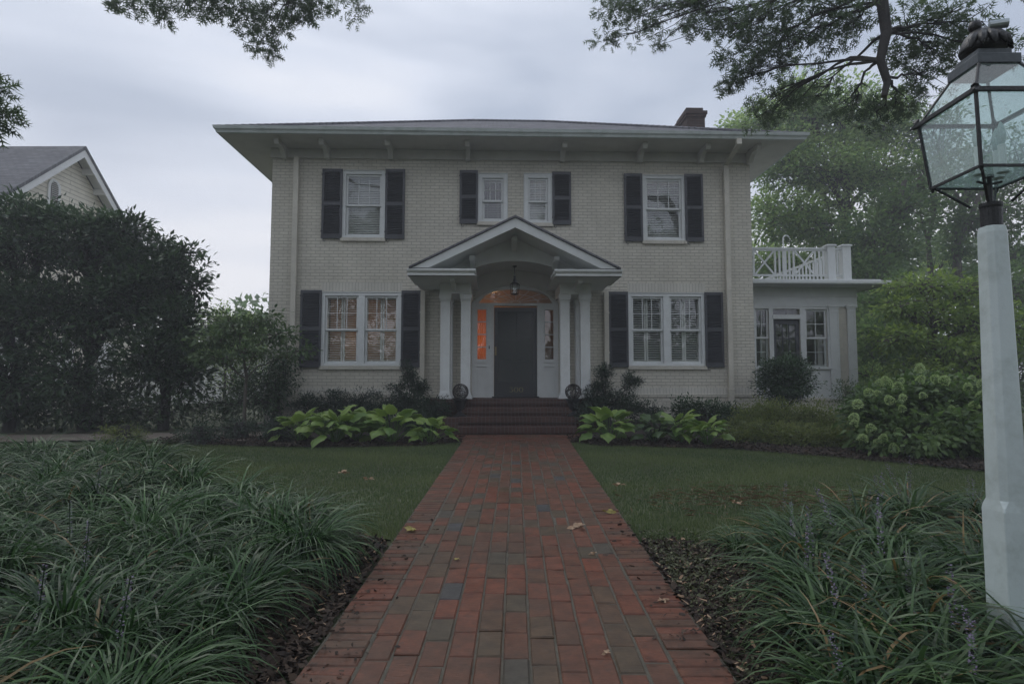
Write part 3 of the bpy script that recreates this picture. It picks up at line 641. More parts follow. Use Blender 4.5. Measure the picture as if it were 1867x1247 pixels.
for r in ((587, 308.5, 624, 435), (702.5, 309, 738, 436), (838, 311, 871.5, 408), (1007, 314, 1041, 410), (1138, 317, 1171.5, 440), (1249, 318, 1282, 441),
          (547, 529, 585.5, 670), (731.5, 530, 767, 670), (1110, 532, 1145.5, 669.5), (1285.5, 533, 1319, 669.5)):
    shutter(rect(*r, -.03))
# interior warm light
def lamp(x, y, z, power, col, r=.12):
    l = bpy.data.lights.new('lamp', 'POINT'); l.energy = power; l.color = col; l.shadow_soft_size = r
    o = bpy.data.objects.new('room_light', l); link(o, house); o.location = (x, y, z)
lamp(WIN['ll'][0] + .35, 1.5, 2.9, 3.5, (1, .58, .28)); lamp(WIN['ll'][1] - .4, 1.8, 2.9, .8, (1, .58, .28))
MB().box(WIN['ll'][0] - .5, WIN['ll'][1] + .35, 2.6, 2.7, 1.0, 4.04).build('interior_wall', M_warm, house)

# ---- entrance: surround, fanlight, sidelights, door
cx = (dx0 + dx1) / 2
drx0, drx1, drz0, drz1 = rect(900.5, 560, 979.5, 721)
ent = empty('entrance_surround', (0, 0, 0)); ent.parent = house
ys_ = .06
def lx(px): return H(px, 640, ys_)[0]
def lz(py): return H(940, py, ys_)[1]
sl_l = (lx(869), lx(887.5)); sl_r = (lx(992.5), lx(1010.5)); slz = (lz(656), lz(564)); pz = (lz(718), lz(666))
mb = MB(); z_tr = lz(557.5); z_fan0 = lz(553)
zt0 = z_land + .005
# posts
for a, b in ((dx0, sl_l[0]), (sl_l[1], drx0), (drx1, sl_r[0]), (sl_r[1], dx1)): mb.box(a, b, ys_ - .03, ys_ + .10, zt0, z_tr)
for (a, b) in (sl_l, sl_r):
    mb.box(a, b, ys_ - .028, ys_ + .1, slz[1], z_tr); mb.box(a, b, ys_ - .05, ys_ + .1, slz[0] - .07, slz[0]); mb.box(a, b, ys_ + .0, ys_ + .1, zt0, slz[0] - .07)
    mb.box(a, b, ys_ - .028, ys_ + .0, zt0, zt0 + .12).box(a, b, ys_ - .028, ys_ - .0, slz[0] - .16, slz[0] - .07)
mb.box(dx0, dx1, ys_ - .035, ys_ + .1, z_tr, z_fan0)
# fan arch trim: between outer arc (wall) and inner ellipse
fx0, fx1 = lx(875), lx(1006); fcx = (fx0 + fx1) / 2; fhw = (fx1 - fx0) / 2; fh = lz(527.5) - z_fan0
def fz(x):
    t = min(1, abs((x - fcx) / fhw)); return z_fan0 + fh * math.sqrt(max(0, 1 - t ** 2.1))
n = 28
for i in range(n):
    a = dx0 + (dx1 - dx0) * i / n; b = dx0 + (dx1 - dx0) * (i + 1) / n
    za = fz(a) if fx0 < a < fx1 else z_fan0; zb = fz(b) if fx0 < b < fx1 else z_fan0
    mb.prism([(a, za), (b, zb), (b, arch_z(b) - .001), (a, arch_z(a) - .001)], ys_ - .03, ys_ + .1)
pts = [(dx0 + (dx1 - dx0) * i / 30) for i in range(31)]
mb.tube([(x, ys_ - .035, arch_z(x) - .03) for x in pts], .02, 6)
mb.build('surround_trim', M_white, ent)
for (a, b) in (sl_l, sl_r):
    mb = MB(); mb.box(a, a + .018, ys_, ys_ + .04, slz[0], slz[1]).box(b - .018, b, ys_, ys_ + .04, slz[0], slz[1])
    for k in range(5):
        z = slz[0] + (slz[1] - slz[0]) * k / 4; mb.box(a + .018, b - .018, ys_ + .002, ys_ + .038, z - .012 if k else z, z + .012 if k < 4 else z)
    mb.build('sidelight_sash', M_white, ent)
mb = MB(); hub = (fcx, z_fan0 + .01)
for k in range(1, 8):
    an = PI * k / 8; ex, ez = fcx + fhw * math.cos(an), z_fan0 + (fh - .0) * math.sin(an)
    mb.tube([(hub[0] + .08 * math.cos(an), ys_ + .03, hub[1] + .05 * math.sin(an)), (ex, ys_ + .03, ez)], .009, 4)
for rr in (.13, .62):
    mb.tube([(fcx + fhw * rr * math.cos(PI * i / 16), ys_ + .03, z_fan0 + .01 + fh * rr * math.sin(PI * i / 16)) for i in range(17)], .008, 4)
mb.build('fanlight_bars', M_white, ent)
p = MB()
for (a, b) in (sl_l, sl_r): p.add([(a, ys_ + .05, slz[0]), (b, ys_ + .05, slz[0]), (b, ys_ + .05, slz[1]), (a, ys_ + .05, slz[1])], [(0, 1, 2, 3)])
p.add([(fcx, ys_ + .05, z_fan0 + .003)] + [(fcx + fhw * math.cos(PI * i / 20), ys_ + .05, z_fan0 + .003 + fh * math.sin(PI * i / 20)) for i in range(21)], [(0, i + 1, i + 2) for i in range(20)])
p.build('pane', M_glass, ent, recalc=False)
# curtains
mb = MB(); N = 14
for i in range(N):
    a = sl_l[0] - .03 + (sl_l[1] - sl_l[0] + .06) * i / N; b = sl_l[0] - .03 + (sl_l[1] - sl_l[0] + .06) * (i + 1) / N
    za, zb_ = .17 + .015 * (i % 2), .17 + .015 * ((i + 1) % 2); mb.add([(a, za, slz[0] - .1), (b, zb_, slz[0] - .1), (b, zb_, slz[1] + .05), (a, za, slz[1] + .05)], [(0, 1, 2, 3)])
cu = leafmat('sheer_amber_curtain', (.7, .32, .12), (.8, .4, .16), .9, .7, tcol=(.95, .40, .12))
mb.build('curtain', cu, ent, recalc=False)
MB().box(-1.68, 1.68, 2.0, 2.06, 1.0, 4.04).build('foyer_wall', M_warm, ent)
MB().box(drx0 + .05, drx0 + .12, .35, 1.9, 1.0, 3.1).build('foyer_light_block', M_dark, ent)  # unseen slab added to keep the lamp glow off the right sidelight
lamp(sl_l[0] - .0, .75, 2.35, 4, (1, .42, .12), .08); lamp(fcx - .45, 1.0, 3.45, 3.2, (1, .5, .2), .05)
# storm door
fd = empty('front_door', (0, 0, 0)); fd.parent = house
yd = .0 + ys_; zd0 = z_land + .03
mb = MB(); a, b = drx0 + .006, drx1 - .006
mb.box(a, a + .085, yd, yd + .04, zd0, drz1).box(b - .085, b, yd, yd + .04, zd0, drz1).box(a + .085, b - .085, yd, yd + .04, drz1 - .10, drz1).box(a + .085, b - .085, yd, yd + .04, zd0, zd0 + .34)
mb.build('door_frame', M_door, fd, bevel=.004)
MB().add([(a + .08, yd + .02, zd0 + .33), (b - .08, yd + .02, zd0 + .33), (b - .08, yd + .02, drz1 - .09), (a + .08, yd + .02, drz1 - .09)], [(0, 1, 2, 3)]).build('door_glass', M_doorglass, fd, recalc=False)
# inner door, panelled
mb = MB().box(a + .01, b - .01, yd + .14, yd + .18, zd0, drz1)
for i in range(2):
    for (c, d) in ((.15, .75), (.85, 1.25), (1.35, 1.95)):
        x0_ = a + .1 + i * .42; mb.box(x0_, x0_ + .32, yd + .128, yd + .139, zd0 + c, zd0 + d)
mb.build('inner_door', M_door, fd, bevel=.004)
mb = MB().box(a + .02, a + .055, yd - .012, yd - .001, zd0 + .95, zd0 + 1.15); mb.tube([(a + .037, yd - .05, zd0 + .98), (a + .037, yd - .05, zd0 + 1.12)], .008, 6); mb.tube([(a + .037, yd - .05, zd0 + 1.05), (a + .037, yd, zd0 + 1.05)], .008, 6)
mb.build('door_handle', M_gold, fd)
MB().box(drx0 - .12, drx0 - .10, ys_ - .045, ys_ - .0301, zd0 + 1.1, zd0 + 1.17).build('doorbell', M_black, fd)
MB().box(a - .05, b + .05, -.02, .16, z_land + .001, z_land + .028).build('threshold', M_black, fd)
# house number 300 as serif strokes
def ribbon(mb, pts, wds, y):
    vs = []; n = len(pts)
    for i in range(n):
        q0, q1 = pts[max(0, i - 1)], pts[min(n - 1, i + 1)]; tx, tz = q1[0] - q0[0], q1[1] - q0[1]; l = math.hypot(tx, tz) or 1; nx_, nz_ = -tz / l, tx / l
        for s in (-.5, .5): vs.append((pts[i][0] + nx_ * wds[i] * s, y, pts[i][1] + nz_ * wds[i] * s))
    mb.add(vs, [(2 * i, 2 * i + 1, 2 * i + 3, 2 * i + 2) for i in range(n - 1)])
nh = .105; nz0 = zd0 + .10; ncx = H(941, 715, ys_)[0]
for k, chx in enumerate((-.115, 0.0, .115)):
    mb = MB()
    if k == 0:
        P = [(-.032, .92), (-.03, .99), (.036, .99), (.0, .60), (.03, .52), (.04, .34), (.028, .12), (0, .01), (-.035, .06), (-.04, .18)]
        Wd = [.006, .008, .010, .006, .010, .018, .015, .007, .009, .011]
    else:
        P = [(.042 * math.sin(2 * PI * i / 24), .5 + .5 * math.cos(2 * PI * i / 24)) for i in range(25)]; Wd = [.005 + .011 * abs(math.sin(2 * PI * i / 24)) for i in range(25)]
    ribbon(mb, [(ncx + chx + p_[0], nz0 + p_[1] * nh) for p_ in P], Wd, yd - .004); mb.build('house_numeral', M_gold, fd, recalc=False)

# ---- portico
por = empty('portico', (0, 0, 0)); por.parent = house
YF, YC = -2.06, -1.1           # cornice front, entablature front
pcx = H(940, 600, YC)[0]
def px_(px, py, yl): return H(px, py, yl)[0]
zs = H(830, 516, YC)[1]         # soffit of the returns
ex = (px_(1135, 492, YF) - px_(742, 491, YF)) / 2; pc = (px_(1135, 492, YF) + px_(742, 491, YF)) / 2
zc1 = H(800, 489.5, YF)[1]; zc0 = zs
ax = .96; bx = 1.63; rin = .79
z_ap = H(939, 397, YF)[1]; z_rb = H(755, 488, YF)[1]; rxh = (px_(1128, 489, YF) - px_(753, 487, YF)) / 2
z_arch = H(940, 476, YC)[1]; RA = 2.6
def va(x): return z_arch - RA + math.sqrt(RA * RA - (x - pcx) ** 2)
z_cap = H(820, 535, YC)[1]
# entablature face with arch + tympanum
mb = MB(); n = 24; slope = (z_ap - z_rb) / rxh
def rake_z(x): return z_ap - abs(x - pc) * slope
for i in range(n):
    a = pcx - ax + 2 * ax * i / n; b = pcx - ax + 2 * ax * (i + 1) / n
    mb.prism([(a, va(a)), (b, va(b)), (b, rake_z(b) - .10), (a, rake_z(a) - .10)], YC, YC + .14)
    mb.prism([(a, va(a)), (b, va(b)), (b, va(b) + .06), (a, va(a) + .06)], YC + .1401, -.001)      # barrel vault
for s in (-1, 1):
    xa, xb = sorted((pcx + s * ax, pcx + s * 1.85)); mb.prism([(xa, zs + .01), (xb, zs + .01), (xb, max(rake_z(xb) - .10, zs + .02)), (xa, rake_z(xa) - .10)], YC + .001, YC + .14)
    xa, xb = sorted((pcx + s * ax, pcx + s * bx)); mb.box(xa, xb, YC + .0005, -.06, z_cap, zs + .05)      # beam block on the columns
    xa, xb = sorted((pcx + s * (ax + .001), pcx + s * (ax + .06))); mb.box(xa, xb, YC + .1405, -.002, zs + .05, va(pcx + ax) + .05)
mb.build('entablature', M_white, por)
mb = MB()
for i in range(n):
    a = pcx - ax + .061 + 2 * (ax - .061) * i / n; b = pcx - ax + .061 + 2 * (ax - .061) * (i + 1) / n
    lo = [max(arch_z(q), z_cap) if dx0 < q < dx1 else z_cap for q in (a, b)]
    mb.prism([(a, lo[0]), (b, lo[1]), (b, va(b) - .001), (a, va(a) - .001)], -.012, -.0015)
mb.build('vault_end_panel', M_soffit, por)
# cornice returns
for s in (-1, 1):
    xi, xo = pc + s * rin, pc + s * ex
    a, b = sorted((xi, xo)); mb = MB()
    h = zc1 - zc0
    mb.box(a, b, YF + .06, YC + .3, zs, zs + .02)
    mb.box(a + .03 * (s > 0), b - .03 * (s < 0), YF + .05, YF + .16, zs - .0, zs + h * .45)
    prof = [(YF + .06, zs + h * .35), (YF + .02, zs + h * .55), (YF, zs + h * .75), (YF, zs + h), (YF + .2, zs + h)]
    mb.prism([(p_[0], p_[1]) for p_ in prof] + [(YF + .2, zs + h * .35)], a, b, 'x')
    xo2 = xo - s * .06
    c, d = sorted((xo, xo2)); mb.box(c, d, YF + .201, -.07, zs + h * .35, zs + h); c, d = sorted((xi, xo2)); mb.box(c, d, YC + .301, -.07, zs, zs + .02)
    c, d = sorted((xo2 - s * .001, xi)); mb.box(c, d, YF + .201, YC - .01, zs + h * .6, zs + h * .98)
    mb.build('cornice', M_white, por, bevel=.005)
    bracket(pcx + s * 1.32, YC - .62, YC, zs - .002, .7, .10).build('bracket', M_white, por, bevel=.003)
# rakes + roof
mb = MB()
rk = .20
for s in (-1, 1):
    x_e = pc + s * rxh
    mb.prism([(pc, z_ap), (x_e, z_rb), (x_e - s * .33, z_rb), (pc, z_ap - rk)], YF + .0, YF + .05)
    mb.prism([(pc, z_ap - rk * .55), (x_e - s * .2, z_rb + .03), (x_e - s * .35, z_rb + .005), (pc, z_ap - rk * .55 - .05)], YF + .05, YC - .002)   # rake soffit
mb.build('rake_board', M_white, por, bevel=.004)
mb = MB()
for s in (-1, 1):
    x_e = pc + s * (rxh + .06); mb.prism([(pc, z_ap + .005), (x_e, z_rb - .015), (x_e, z_rb + .02), (pc, z_ap + .045)], YF - .04, -.002)
mb.build('portico_roof', M_shingle, por)
bracket(pc, YC - .55, YC, z_ap - .27, .8, .11).build('bracket', M_white, por, bevel=.003)
for s in (-1, 1): bracket(pc + s * .88, YC - .55, YC, rake_z(pc + .88) - .25, .8, .11).build('bracket', M_white, por, bevel=.003)
# columns
def column(x, y, w_=.205):
    mb = MB(); h = w_ / 2; zt = z_cap
    mb.box(x - h, x + h, y - h, y + h, z_land + .14, zt - .12)
    mb.prism([(x - h - .045, z_land + .001), (x + h + .045, z_land + .001), (x + h + .04, z_land + .05), (x + h + .015, z_land + .08), (x + h + .002, z_land + .145), (x - h - .002, z_land + .145), (x - h - .015, z_land + .08), (x - h - .04, z_land + .05)], y - h - .05, y + h + .05)
    mb.box(x - h - .015, x + h + .015, y - h - .015, y + h + .015, zt - .16, zt - .13)
    mb.prism([(x - h - .01, zt - .125), (x + h + .01, zt - .125), (x + h + .03, zt - .08), (x + h + .032, zt - .001), (x - h - .032, zt - .001), (x - h - .03, zt - .08)], y - h - .03, y + h + .03)
    for a, b, c, d in ((x - h, x - h + .035, z_land + .2, zt - .22), (x + h - .035, x + h, z_land + .2, zt - .22), (x - h + .035, x + h - .035, zt - .26, zt - .22), (x - h + .035, x + h - .035, z_land + .2, z_land + .26)):
        mb.box(a, b, y - h - .008, y - h - .0005, c, d)
    mb.build('column', M_white, por, bevel=.005)
yc_ = YC + .15
for s in (-1, 1):
    column(pcx + s * 1.51, yc_); column(pcx + s * 1.07, yc_); column(pcx + s * 1.50, -.17, .19)
# landing and steps
st = empty('front_steps', (0, 0, 0)); st.parent = house
mb = MB().box(pcx - 1.86, pcx + 1.86, YC - .05, -.001, .1, z_land - .12); mb.build('landing_base', M_redbrick, st)
mb = MB().box(pcx - 1.88, pcx + 1.88, YC - .08, -.0005, z_land - .119, z_land); mb.build('landing', M_redbrick, st, bevel=.008)
for k in range(1, 4):
    zt = z_land - k * .173; y0 = YC - .08 - k * .33
    MB().box(pcx - 1.17, pcx + 1.17, y0, y0 + .36, zt - .12, zt).build('step', M_redbrick if k % 2 else M_redbrick, st, bevel=.008)
    MB().box(pcx - 1.165, pcx + 1.165, y0 + .03, YC - .0501, zt - .30, zt - .1201).build('step_riser', M_redbrick, st)
for s in (-1, 1):
    a, b = sorted((pcx + s * 1.171, pcx + s * 1.60)); MB().box(a, b, YC - .75, YC - .0802, .1, .70).build('cheek_wall', M_redbrick, st, bevel=.008)

# ---- sunroom wing
sr = empty('sunroom_wing', (0, 0, 0)); sr.parent = house
YS = 1.5
def S(px, py, yl=YS): return H(px, py, yl)
sx0 = hx1 + .002; sx1 = S(1563, 640)[0]; sz_s = H(1600, 519, YS - .53)[1]; sz_w0 = S(1500, 727)[1]
sd_ = 5.0
mb = MB(); wall_top = sz_s
w1 = (S(1376, 610)[0] + .02, S(1402, 610)[0], S(1400, 669)[1], S(1400, 563)[1]); w2 = (S(1469, 610)[0], S(1508, 610)[0], S(1490, 669)[1], S(1490, 564)[1])
dr = (S(1411, 650)[0], S(1460, 650)[0], sz_w0, S(1435, 582)[1]); tr = (dr[0] + .0, dr[1] - .0, S(1435, 574)[1], S(1435, 563.5)[1])
holes = [w1, w2, dr, tr]; xsx = sorted({sx0, sx1} | {h for q in holes for h in q[:2]}); zz = sorted({sz_w0, wall_top} | {h for q in holes for h in q[2:]})
for i in range(len(xsx) - 1):
    for j in range(len(zz) - 1):
        cx_, cz_ = (xsx[i] + xsx[i + 1]) / 2, (zz[j] + zz[j + 1]) / 2
        if not any(a < cx_ < b and c < cz_ < d for a, b, c, d in holes): mb.box(xsx[i], xsx[i + 1], YS, YS + .15, zz[j], zz[j + 1])
mb.box(sx1 - .15, sx1, YS + .1501, YS + sd_, sz_w0, wall_top)
mb.build('sunroom_wall', M_cream, sr)
MB().box(sx0, sx1 + .04, YS - .04, YS + sd_, .1, sz_w0 - .05).build('sunroom_foundation', M_brick, sr)
MB().box(sx0, sx1 + .07, YS - .07, YS + sd_, sz_w0 - .0499, sz_w0).build('foundation_ledge', M_cream, sr, bevel=.005)
mb = MB().box(sx0, sx1 + .03, YS - .03, YS - .001, S(1500, 560)[1], wall_top - .001).box(sx0, sx1 + .045, YS - .05, YS - .0301, S(1500, 541)[1], S(1500, 541)[1] + .03)
mb.build('sunroom_frieze', M_white, sr, bevel=.003)
SO = .60; s_top = H(1600, 511, YS - SO)[1]
mb = MB().box(sx0, sx1 + SO - .03, YS - SO + .03, YS + sd_, sz_s, sz_s + .04).prism([(YS - SO + .02, sz_s), (YS - SO, sz_s + .03), (YS - SO, s_top), (YS - SO + .14, s_top), (YS - SO + .14, sz_s)], sx0, sx1 + SO, 'x')
mb.box(sx1 + SO - .14, sx1 + SO - .001, YS - SO + .1401, YS + sd_, sz_s, s_top - .002)
mb.box(sx0, sx1 + SO - .18, YS - SO + .16, YS + sd_, sz_s + .0401, s_top + .05)
mb.build('sunroom_roof', M_white, sr, bevel=.006)
# pilasters with panels
for p0, p1 in ((1512, 1529), (1545, 1560)):
    x0_, x1_ = S(p0, 640)[0], S(p1, 640)[0]; zt = S(1540, 557)[1]; mb = MB().box(x0_, x1_, YS - .055, YS - .0305, sz_w0, zt)
    mb.box(x0_ - .04, x1_ + .04, YS - .095, YS - .031, zt - .05, zt).box(x0_ - .02, x1_ + .02, YS - .075, YS - .031, zt - .09, zt - .0501).box(x0_ - .02, x1_ + .02, YS - .075, YS - .031, sz_w0, sz_w0 + .16)
    for a, b, c, d in ((x0_, x0_ + .04, sz_w0 + .17, zt - .1), (x1_ - .04, x1_, sz_w0 + .17, zt - .1), (x0_ + .04, x1_ - .04, zt - .2, zt - .1), (x0_ + .04, x1_ - .04, sz_w0 + .17, sz_w0 + .27)): mb.box(a, b, YS - .066, YS - .0555, c, d)
    mb.build('pilaster', M_white, sr, bevel=.003)
for q, (c, r) in ((w1, (2, 2)), (w2, (2, 2))):
    win = empty('window', (0, 0, 0)); win.parent = sr
    x0_, x1_, z0_, z1_ = q; zm = (z0_ + z1_) / 2
    MB().box(x0_ - .07, x0_, YS - .03, YS - .001, z0_, z1_).box(x1_, x1_ + .07, YS - .03, YS - .001, z0_, z1_).box(x0_ - .07, x1_ + .07, YS - .0295, YS - .001, z1_ + .0005, z1_ + .05).box(x0_ - .09, x1_ + .09, YS - .07, YS - .001, z0_ - .06, z0_ - .0005).build('window_frame', M_white, win, bevel=.003)
    sash_mesh(x0_ + .002, x1_ - .002, zm - .02, z1_ - .002, YS + .03, c, r).build('sash', M_white, win); sash_mesh(x0_ + .002, x1_ - .002, z0_ + .002, zm + .02, YS + .07, c, r).build('sash', M_white, win)
    MB().add([(x0_, YS + .06, z0_), (x1_, YS + .06, z0_), (x1_, YS + .06, z1_), (x0_, YS + .06, z1_)], [(0, 1, 2, 3)]).build('pane', M_glass, win, recalc=False)
    mb = MB()
    for a, b in ((x0_, x0_ + .13), (x1_ - .13, x1_)):
        for i in range(8):
            u, v = a + (b - a) * i / 8, a + (b - a) * (i + 1) / 8; ya, yb = YS + .25 + .03 * (i % 2), YS + .25 + .03 * ((i + 1) % 2)
            mb.add([(u, ya, z0_ - .3), (v, yb, z0_ - .3), (v, yb, zm + .1), (u, ya, zm + .1)], [(0, 1, 2, 3)])
    mb.build('curtain', M_blind, win, recalc=False)
    MB().box(x0_ - .05, x1_ + .05, YS - .012, YS - .001, sz_w0 + .02, z0_ - .08).box(x0_ + .04, x1_ - .04, YS - .02, YS - .0121, sz_w0 + .14, z0_ - .17).build('wall_panel', M_white, sr, bevel=.004)
sdoor = empty('sunroom_door', (0, 0, 0)); sdoor.parent = sr
x0_, x1_, z0_, z1_ = dr
mb = MB().box(x0_, x0_ + .10, YS + .04, YS + .08, z0_, z1_).box(x1_ - .10, x1_, YS + .04, YS + .08, z0_, z1_).box(x0_ + .1, x1_ - .1, YS + .04, YS + .08, z1_ - .13, z1_).box(x0_ + .1, x1_ - .1, YS + .04, YS + .08, z0_, z0_ + .45)
for i in (1, 2): x = x0_ + .1 + (x1_ - x0_ - .2) * i / 3; mb.box(x - .009, x + .009, YS + .045, YS + .075, z0_ + .45, z1_ - .13)
for i in range(1, 4): z = z0_ + .45 + (z1_ - z0_ - .58) * i / 4; mb.box(x0_ + .1, x1_ - .1, YS + .047, YS + .073, z - .009, z + .009)
mb.build('door_frame', M_shut, sdoor, bevel=.003)
MB().add([(x0_ + .1, YS + .06, z0_ + .45), (x1_ - .1, YS + .06, z0_ + .45), (x1_ - .1, YS + .06, z1_ - .13), (x0_ + .1, YS + .06, z1_ - .13)], [(0, 1, 2, 3)]).build('door_glass', M_glass, sdoor, recalc=False)
MB().add([(tr[0], YS + .06, tr[2]), (tr[1], YS + .06, tr[2]), (tr[1], YS + .06, tr[3]), (tr[0], YS + .06, tr[3])], [(0, 1, 2, 3)]).build('transom_glass', M_glass, sdoor, recalc=False)
MB().box(x0_ - .08, x0_, YS - .03, YS - .001, z0_, tr[3]).box(x1_, x1_ + .08, YS - .03, YS - .001, z0_, tr[3]).box(x0_ - .08, x1_ + .08, YS - .032, YS - .001, tr[3], tr[3] + .05).box(x0_ - .02, x1_ + .02, YS - .05, YS - .001, z1_ + .001, tr[2]).build('door_casing', M_white, sdoor, bevel=.003)
MB().box(sx0 + .001, sx1 - .16, YS + 3.4, YS + 3.5, sz_w0, wall_top).box(sx0 + .001, sx1 - .16, YS + .16, YS + 3.4, sz_w0 - .049, sz_w0 + .01).box(sx0 + .3, sx0 + .9, YS + 3.3, YS + 3.39, sz_w0 + .9, wall_top - .5).build('sunroom_interior', M_dark, sr)
# balustrade
bal = empty('balustrade', (0, 0, 0)); bal.parent = sr
YB = YS - .12
zb_t = H(1440, 452, YB)[1]; zb_b = H(1440, 504, YB)[1]
def B(px): return H(px, 478, YB)[0]
rails = MB().box(sx0, B(1506), YB - .04, YB + .04, zb_t - .05, zb_t).box(sx0, B(1506), YB - .02, YB + .02, zb_t - .085, zb_t - .0501).box(sx0, B(1506), YB - .025, YB + .025, zb_b, zb_b + .05)
rails.box(B(1520), B(1533), YB - .04, YB + .04, zb_t - .055, zb_t - .015).box(B(1520), B(1533), YB - .025, YB + .025, zb_b, zb_b + .045)
xr = B(1541); 
rails.box(xr - .04, xr + .04, YB + .2, YB + 4.6, zb_t - .05, zb_t).box(xr - .025, xr + .025, YB + .2, YB + 4.6, zb_b, zb_b + .05)
rails.build('rail', M_white, bal, bevel=.006)
zA, zB = zb_b + .051, zb_t - .0855
for px in (1374, 1413, 1421, 1439, 1447, 1486, 1494, 1501): x = B(px); MB().box(x - .022, x + .022, YB - .018, YB + .018, zA, zB).build('baluster', M_white, bal)
x = B(1430); MB().box(x - .05, x + .05, YB - .022, YB + .022, zA, zB).build('baluster', M_white, bal)
for a, b in ((1376.5, 1411), (1449.5, 1484)):
    for k in (0, 1):
        p0, p1 = (B(a), zA), (B(b), zB)
        if k: p0, p1 = (B(a), zB), (B(b), zA)
        dx_, dz_ = p1[0] - p0[0], p1[1] - p0[1]; l = math.hypot(dx_, dz_); nx_, nz_ = -dz_ / l * .02, dx_ / l * .02
        MB().prism([(p0[0] + nx_, p0[1] + nz_), (p0[0] - nx_, p0[1] - nz_), (p1[0] - nx_, p1[1] - nz_), (p1[0] + nx_, p1[1] + nz_)], YB - .014 + k * .002, YB + .014 + k * .002).build('cross_brace', M_white, bal)
x = B(1526.5); MB().box(x - .02, x + .02, YB - .018, YB + .018, zA, zb_t - .06).build('baluster', M_white, bal)
y = YB + .35
while y < YB + 4.5: MB().box(xr - .018, xr + .018, y, y + .04, zA, zb_t - .0505).build('baluster', M_white, bal); y += .2
for p0, p1 in ((1506, 1520), (1533, 1548)):
    a, b = B(p0), B(p1); MB().box(a, b, YB - .1, YB + .1, s_top + .051, zb_t + .03).box(a - .03, b + .03, YB - .13, YB + .13, zb_t + .0301, zb_t + .06).box(a - .015, b + .015, YB - .115, YB + .115, zb_t + .0601, zb_t + .08).build('balustrade_post', M_white, bal, bevel=.004)

# ------------------------------------------------------------------ free-standing things near the house
def hp(x, y, z): # house-local to world
    c, s = math.cos(HROT), math.sin(HROT); return Vector((HX + c * x - s * y, HY + s * x + c * y, z))
# pendant lantern
lp = hp(pcx, -.55, va(pcx)); pn = empty('pendant_lantern', lp, 0, 'small dark metal pendant lantern hanging under the portico arch before the fanlight', 'lantern')
zt = H(940, 483, -.55)[1] - lp.z; z1 = H(940, 504, -.55)[1] - lp.z; z2 = H(940, 519, -.55)[1] - lp.z; z3 = H(940, 537, -.55)[1] - lp.z
MB().lathe([(.001, .0), (.055, -.003), (.05, -.02), (.012, -.04)], sides=14).tube([(0, 0, -.02), (0, 0, z1)], .007, 6).build('chain', M_black, pn)
mb = MB().lathe([(.012, z1 + .02), (.028, z1), (.02, z1 - .03), (.05, z2 + .06), (.09, z2 + .02), (.115, z2)], sides=6)
for k in range(6): a = PI / 3 * k; mb.tube([(.108 * math.cos(a), .108 * math.sin(a), z2), (.085 * math.cos(a), .085 * math.sin(a), z3)], .006, 4)
mb.lathe([(.09, z3 + .012), (.09, z3), (.03, z3 - .012)], sides=6)
for k in range(3): a = 2 * PI * k / 3; mb.tube([(.03 * math.cos(a), .03 * math.sin(a), z3), (.03 * math.cos(a), .03 * math.sin(a), z3 + .10)], .009, 6)
mb.build('lantern_body', M_black, pn)
p = MB()
for k in range(6):
    a, b = PI / 3 * k, PI / 3 * (k + 1); p.add([(.106 * math.cos(a), .106 * math.sin(a), z2), (.106 * math.cos(b), .106 * math.sin(b), z2), (.083 * math.cos(b), .083 * math.sin(b), z3), (.083 * math.cos(a), .083 * math.sin(a), z3)], [(0, 1, 2, 3)])
p.build('pane', M_glass, pn, recalc=False)
# urns with wire balls
def wire_ball(r, seed):
    rd = random.Random(seed); mb = MB()
    for k in range(30):
        ax_ = Vector((rd.gauss(0, 1), rd.gauss(0, 1), rd.gauss(0, 1))).normalized(); u = ax_.orthogonal().normalized(); v = ax_.cross(u); off = rd.uniform(-.35, .35); rr = r * math.sqrt(1 - off * off)
        mb.tube([ax_ * off * r + (u * math.cos(t) + v * math.sin(t)) * rr * (1 + rd.uniform(-.02, .02)) for t in [2 * PI * i / 18 for i in range(19)]], .0042, 4, cap=False)
    return mb
for s, nm in ((-1, 'left'), (1, 'right')):
    ux, uy = pcx + s * 1.205, YC - .38
    ux = H(839.5 if s < 0 else 1045, 715, uy)[0]
    u = empty('planter_urn', hp(ux, uy, .70), 0, 'black urn with a wire ball, ' + ('left of the steps as you face the door' if s < 0 else 'right of the steps as you face the door'), 'planter', 'urns flanking the front steps')
    zb = H(839.5, 728, uy)[1] - .70
    MB().box(-.13, .13, -.13, .13, 0, .035).lathe([(.10, .035), (.095, .06), (.045, .09), (.04, .12), (.08, .16), (.11, zb - .10), (.135, zb - .03), (.165, zb - .01), (.165, zb + .01), (.14, zb + .01), (.12, zb - .02)], sides=20).build('urn', M_black, u, smooth=False)
    o = wire_ball(.165, 5 + s).build('wire_ball', mat('rusty_wire_%s' % nm, (.05, .042, .038), .6, .3, 20, metal=.3), u, smooth=True, recalc=False); o.location = (0, 0, zb + .155)
    mo = clumpleaves([(0, 0, zb + .02, .12, .12, .04, 14)], np.random.default_rng(s + 9), 10, .02, .03, .5); npmesh('moss', mo[0], mo[1], L_yew, u, mo[2])
# white lamp pole behind the balcony
pb = W(1428, 452, 22); pz0 = float(gz(pb.x, 22)); root = empty('curved_pole', (pb.x, 22, pz0), 0, 'thin white pole with a curved top rising behind the balcony rail', 'pole')
zt = W(1428, 437, 22).z - pz0
MB().tube([(0, 0, -.05), (0, 0, zt)] + [(.12 - .12 * math.cos(PI * i / 10 * .85), 0, zt + .15 * math.sin(PI * i / 10 * .85)) for i in range(1, 11)], .024, 8).build('pole_tube', M_white, root, smooth=True)

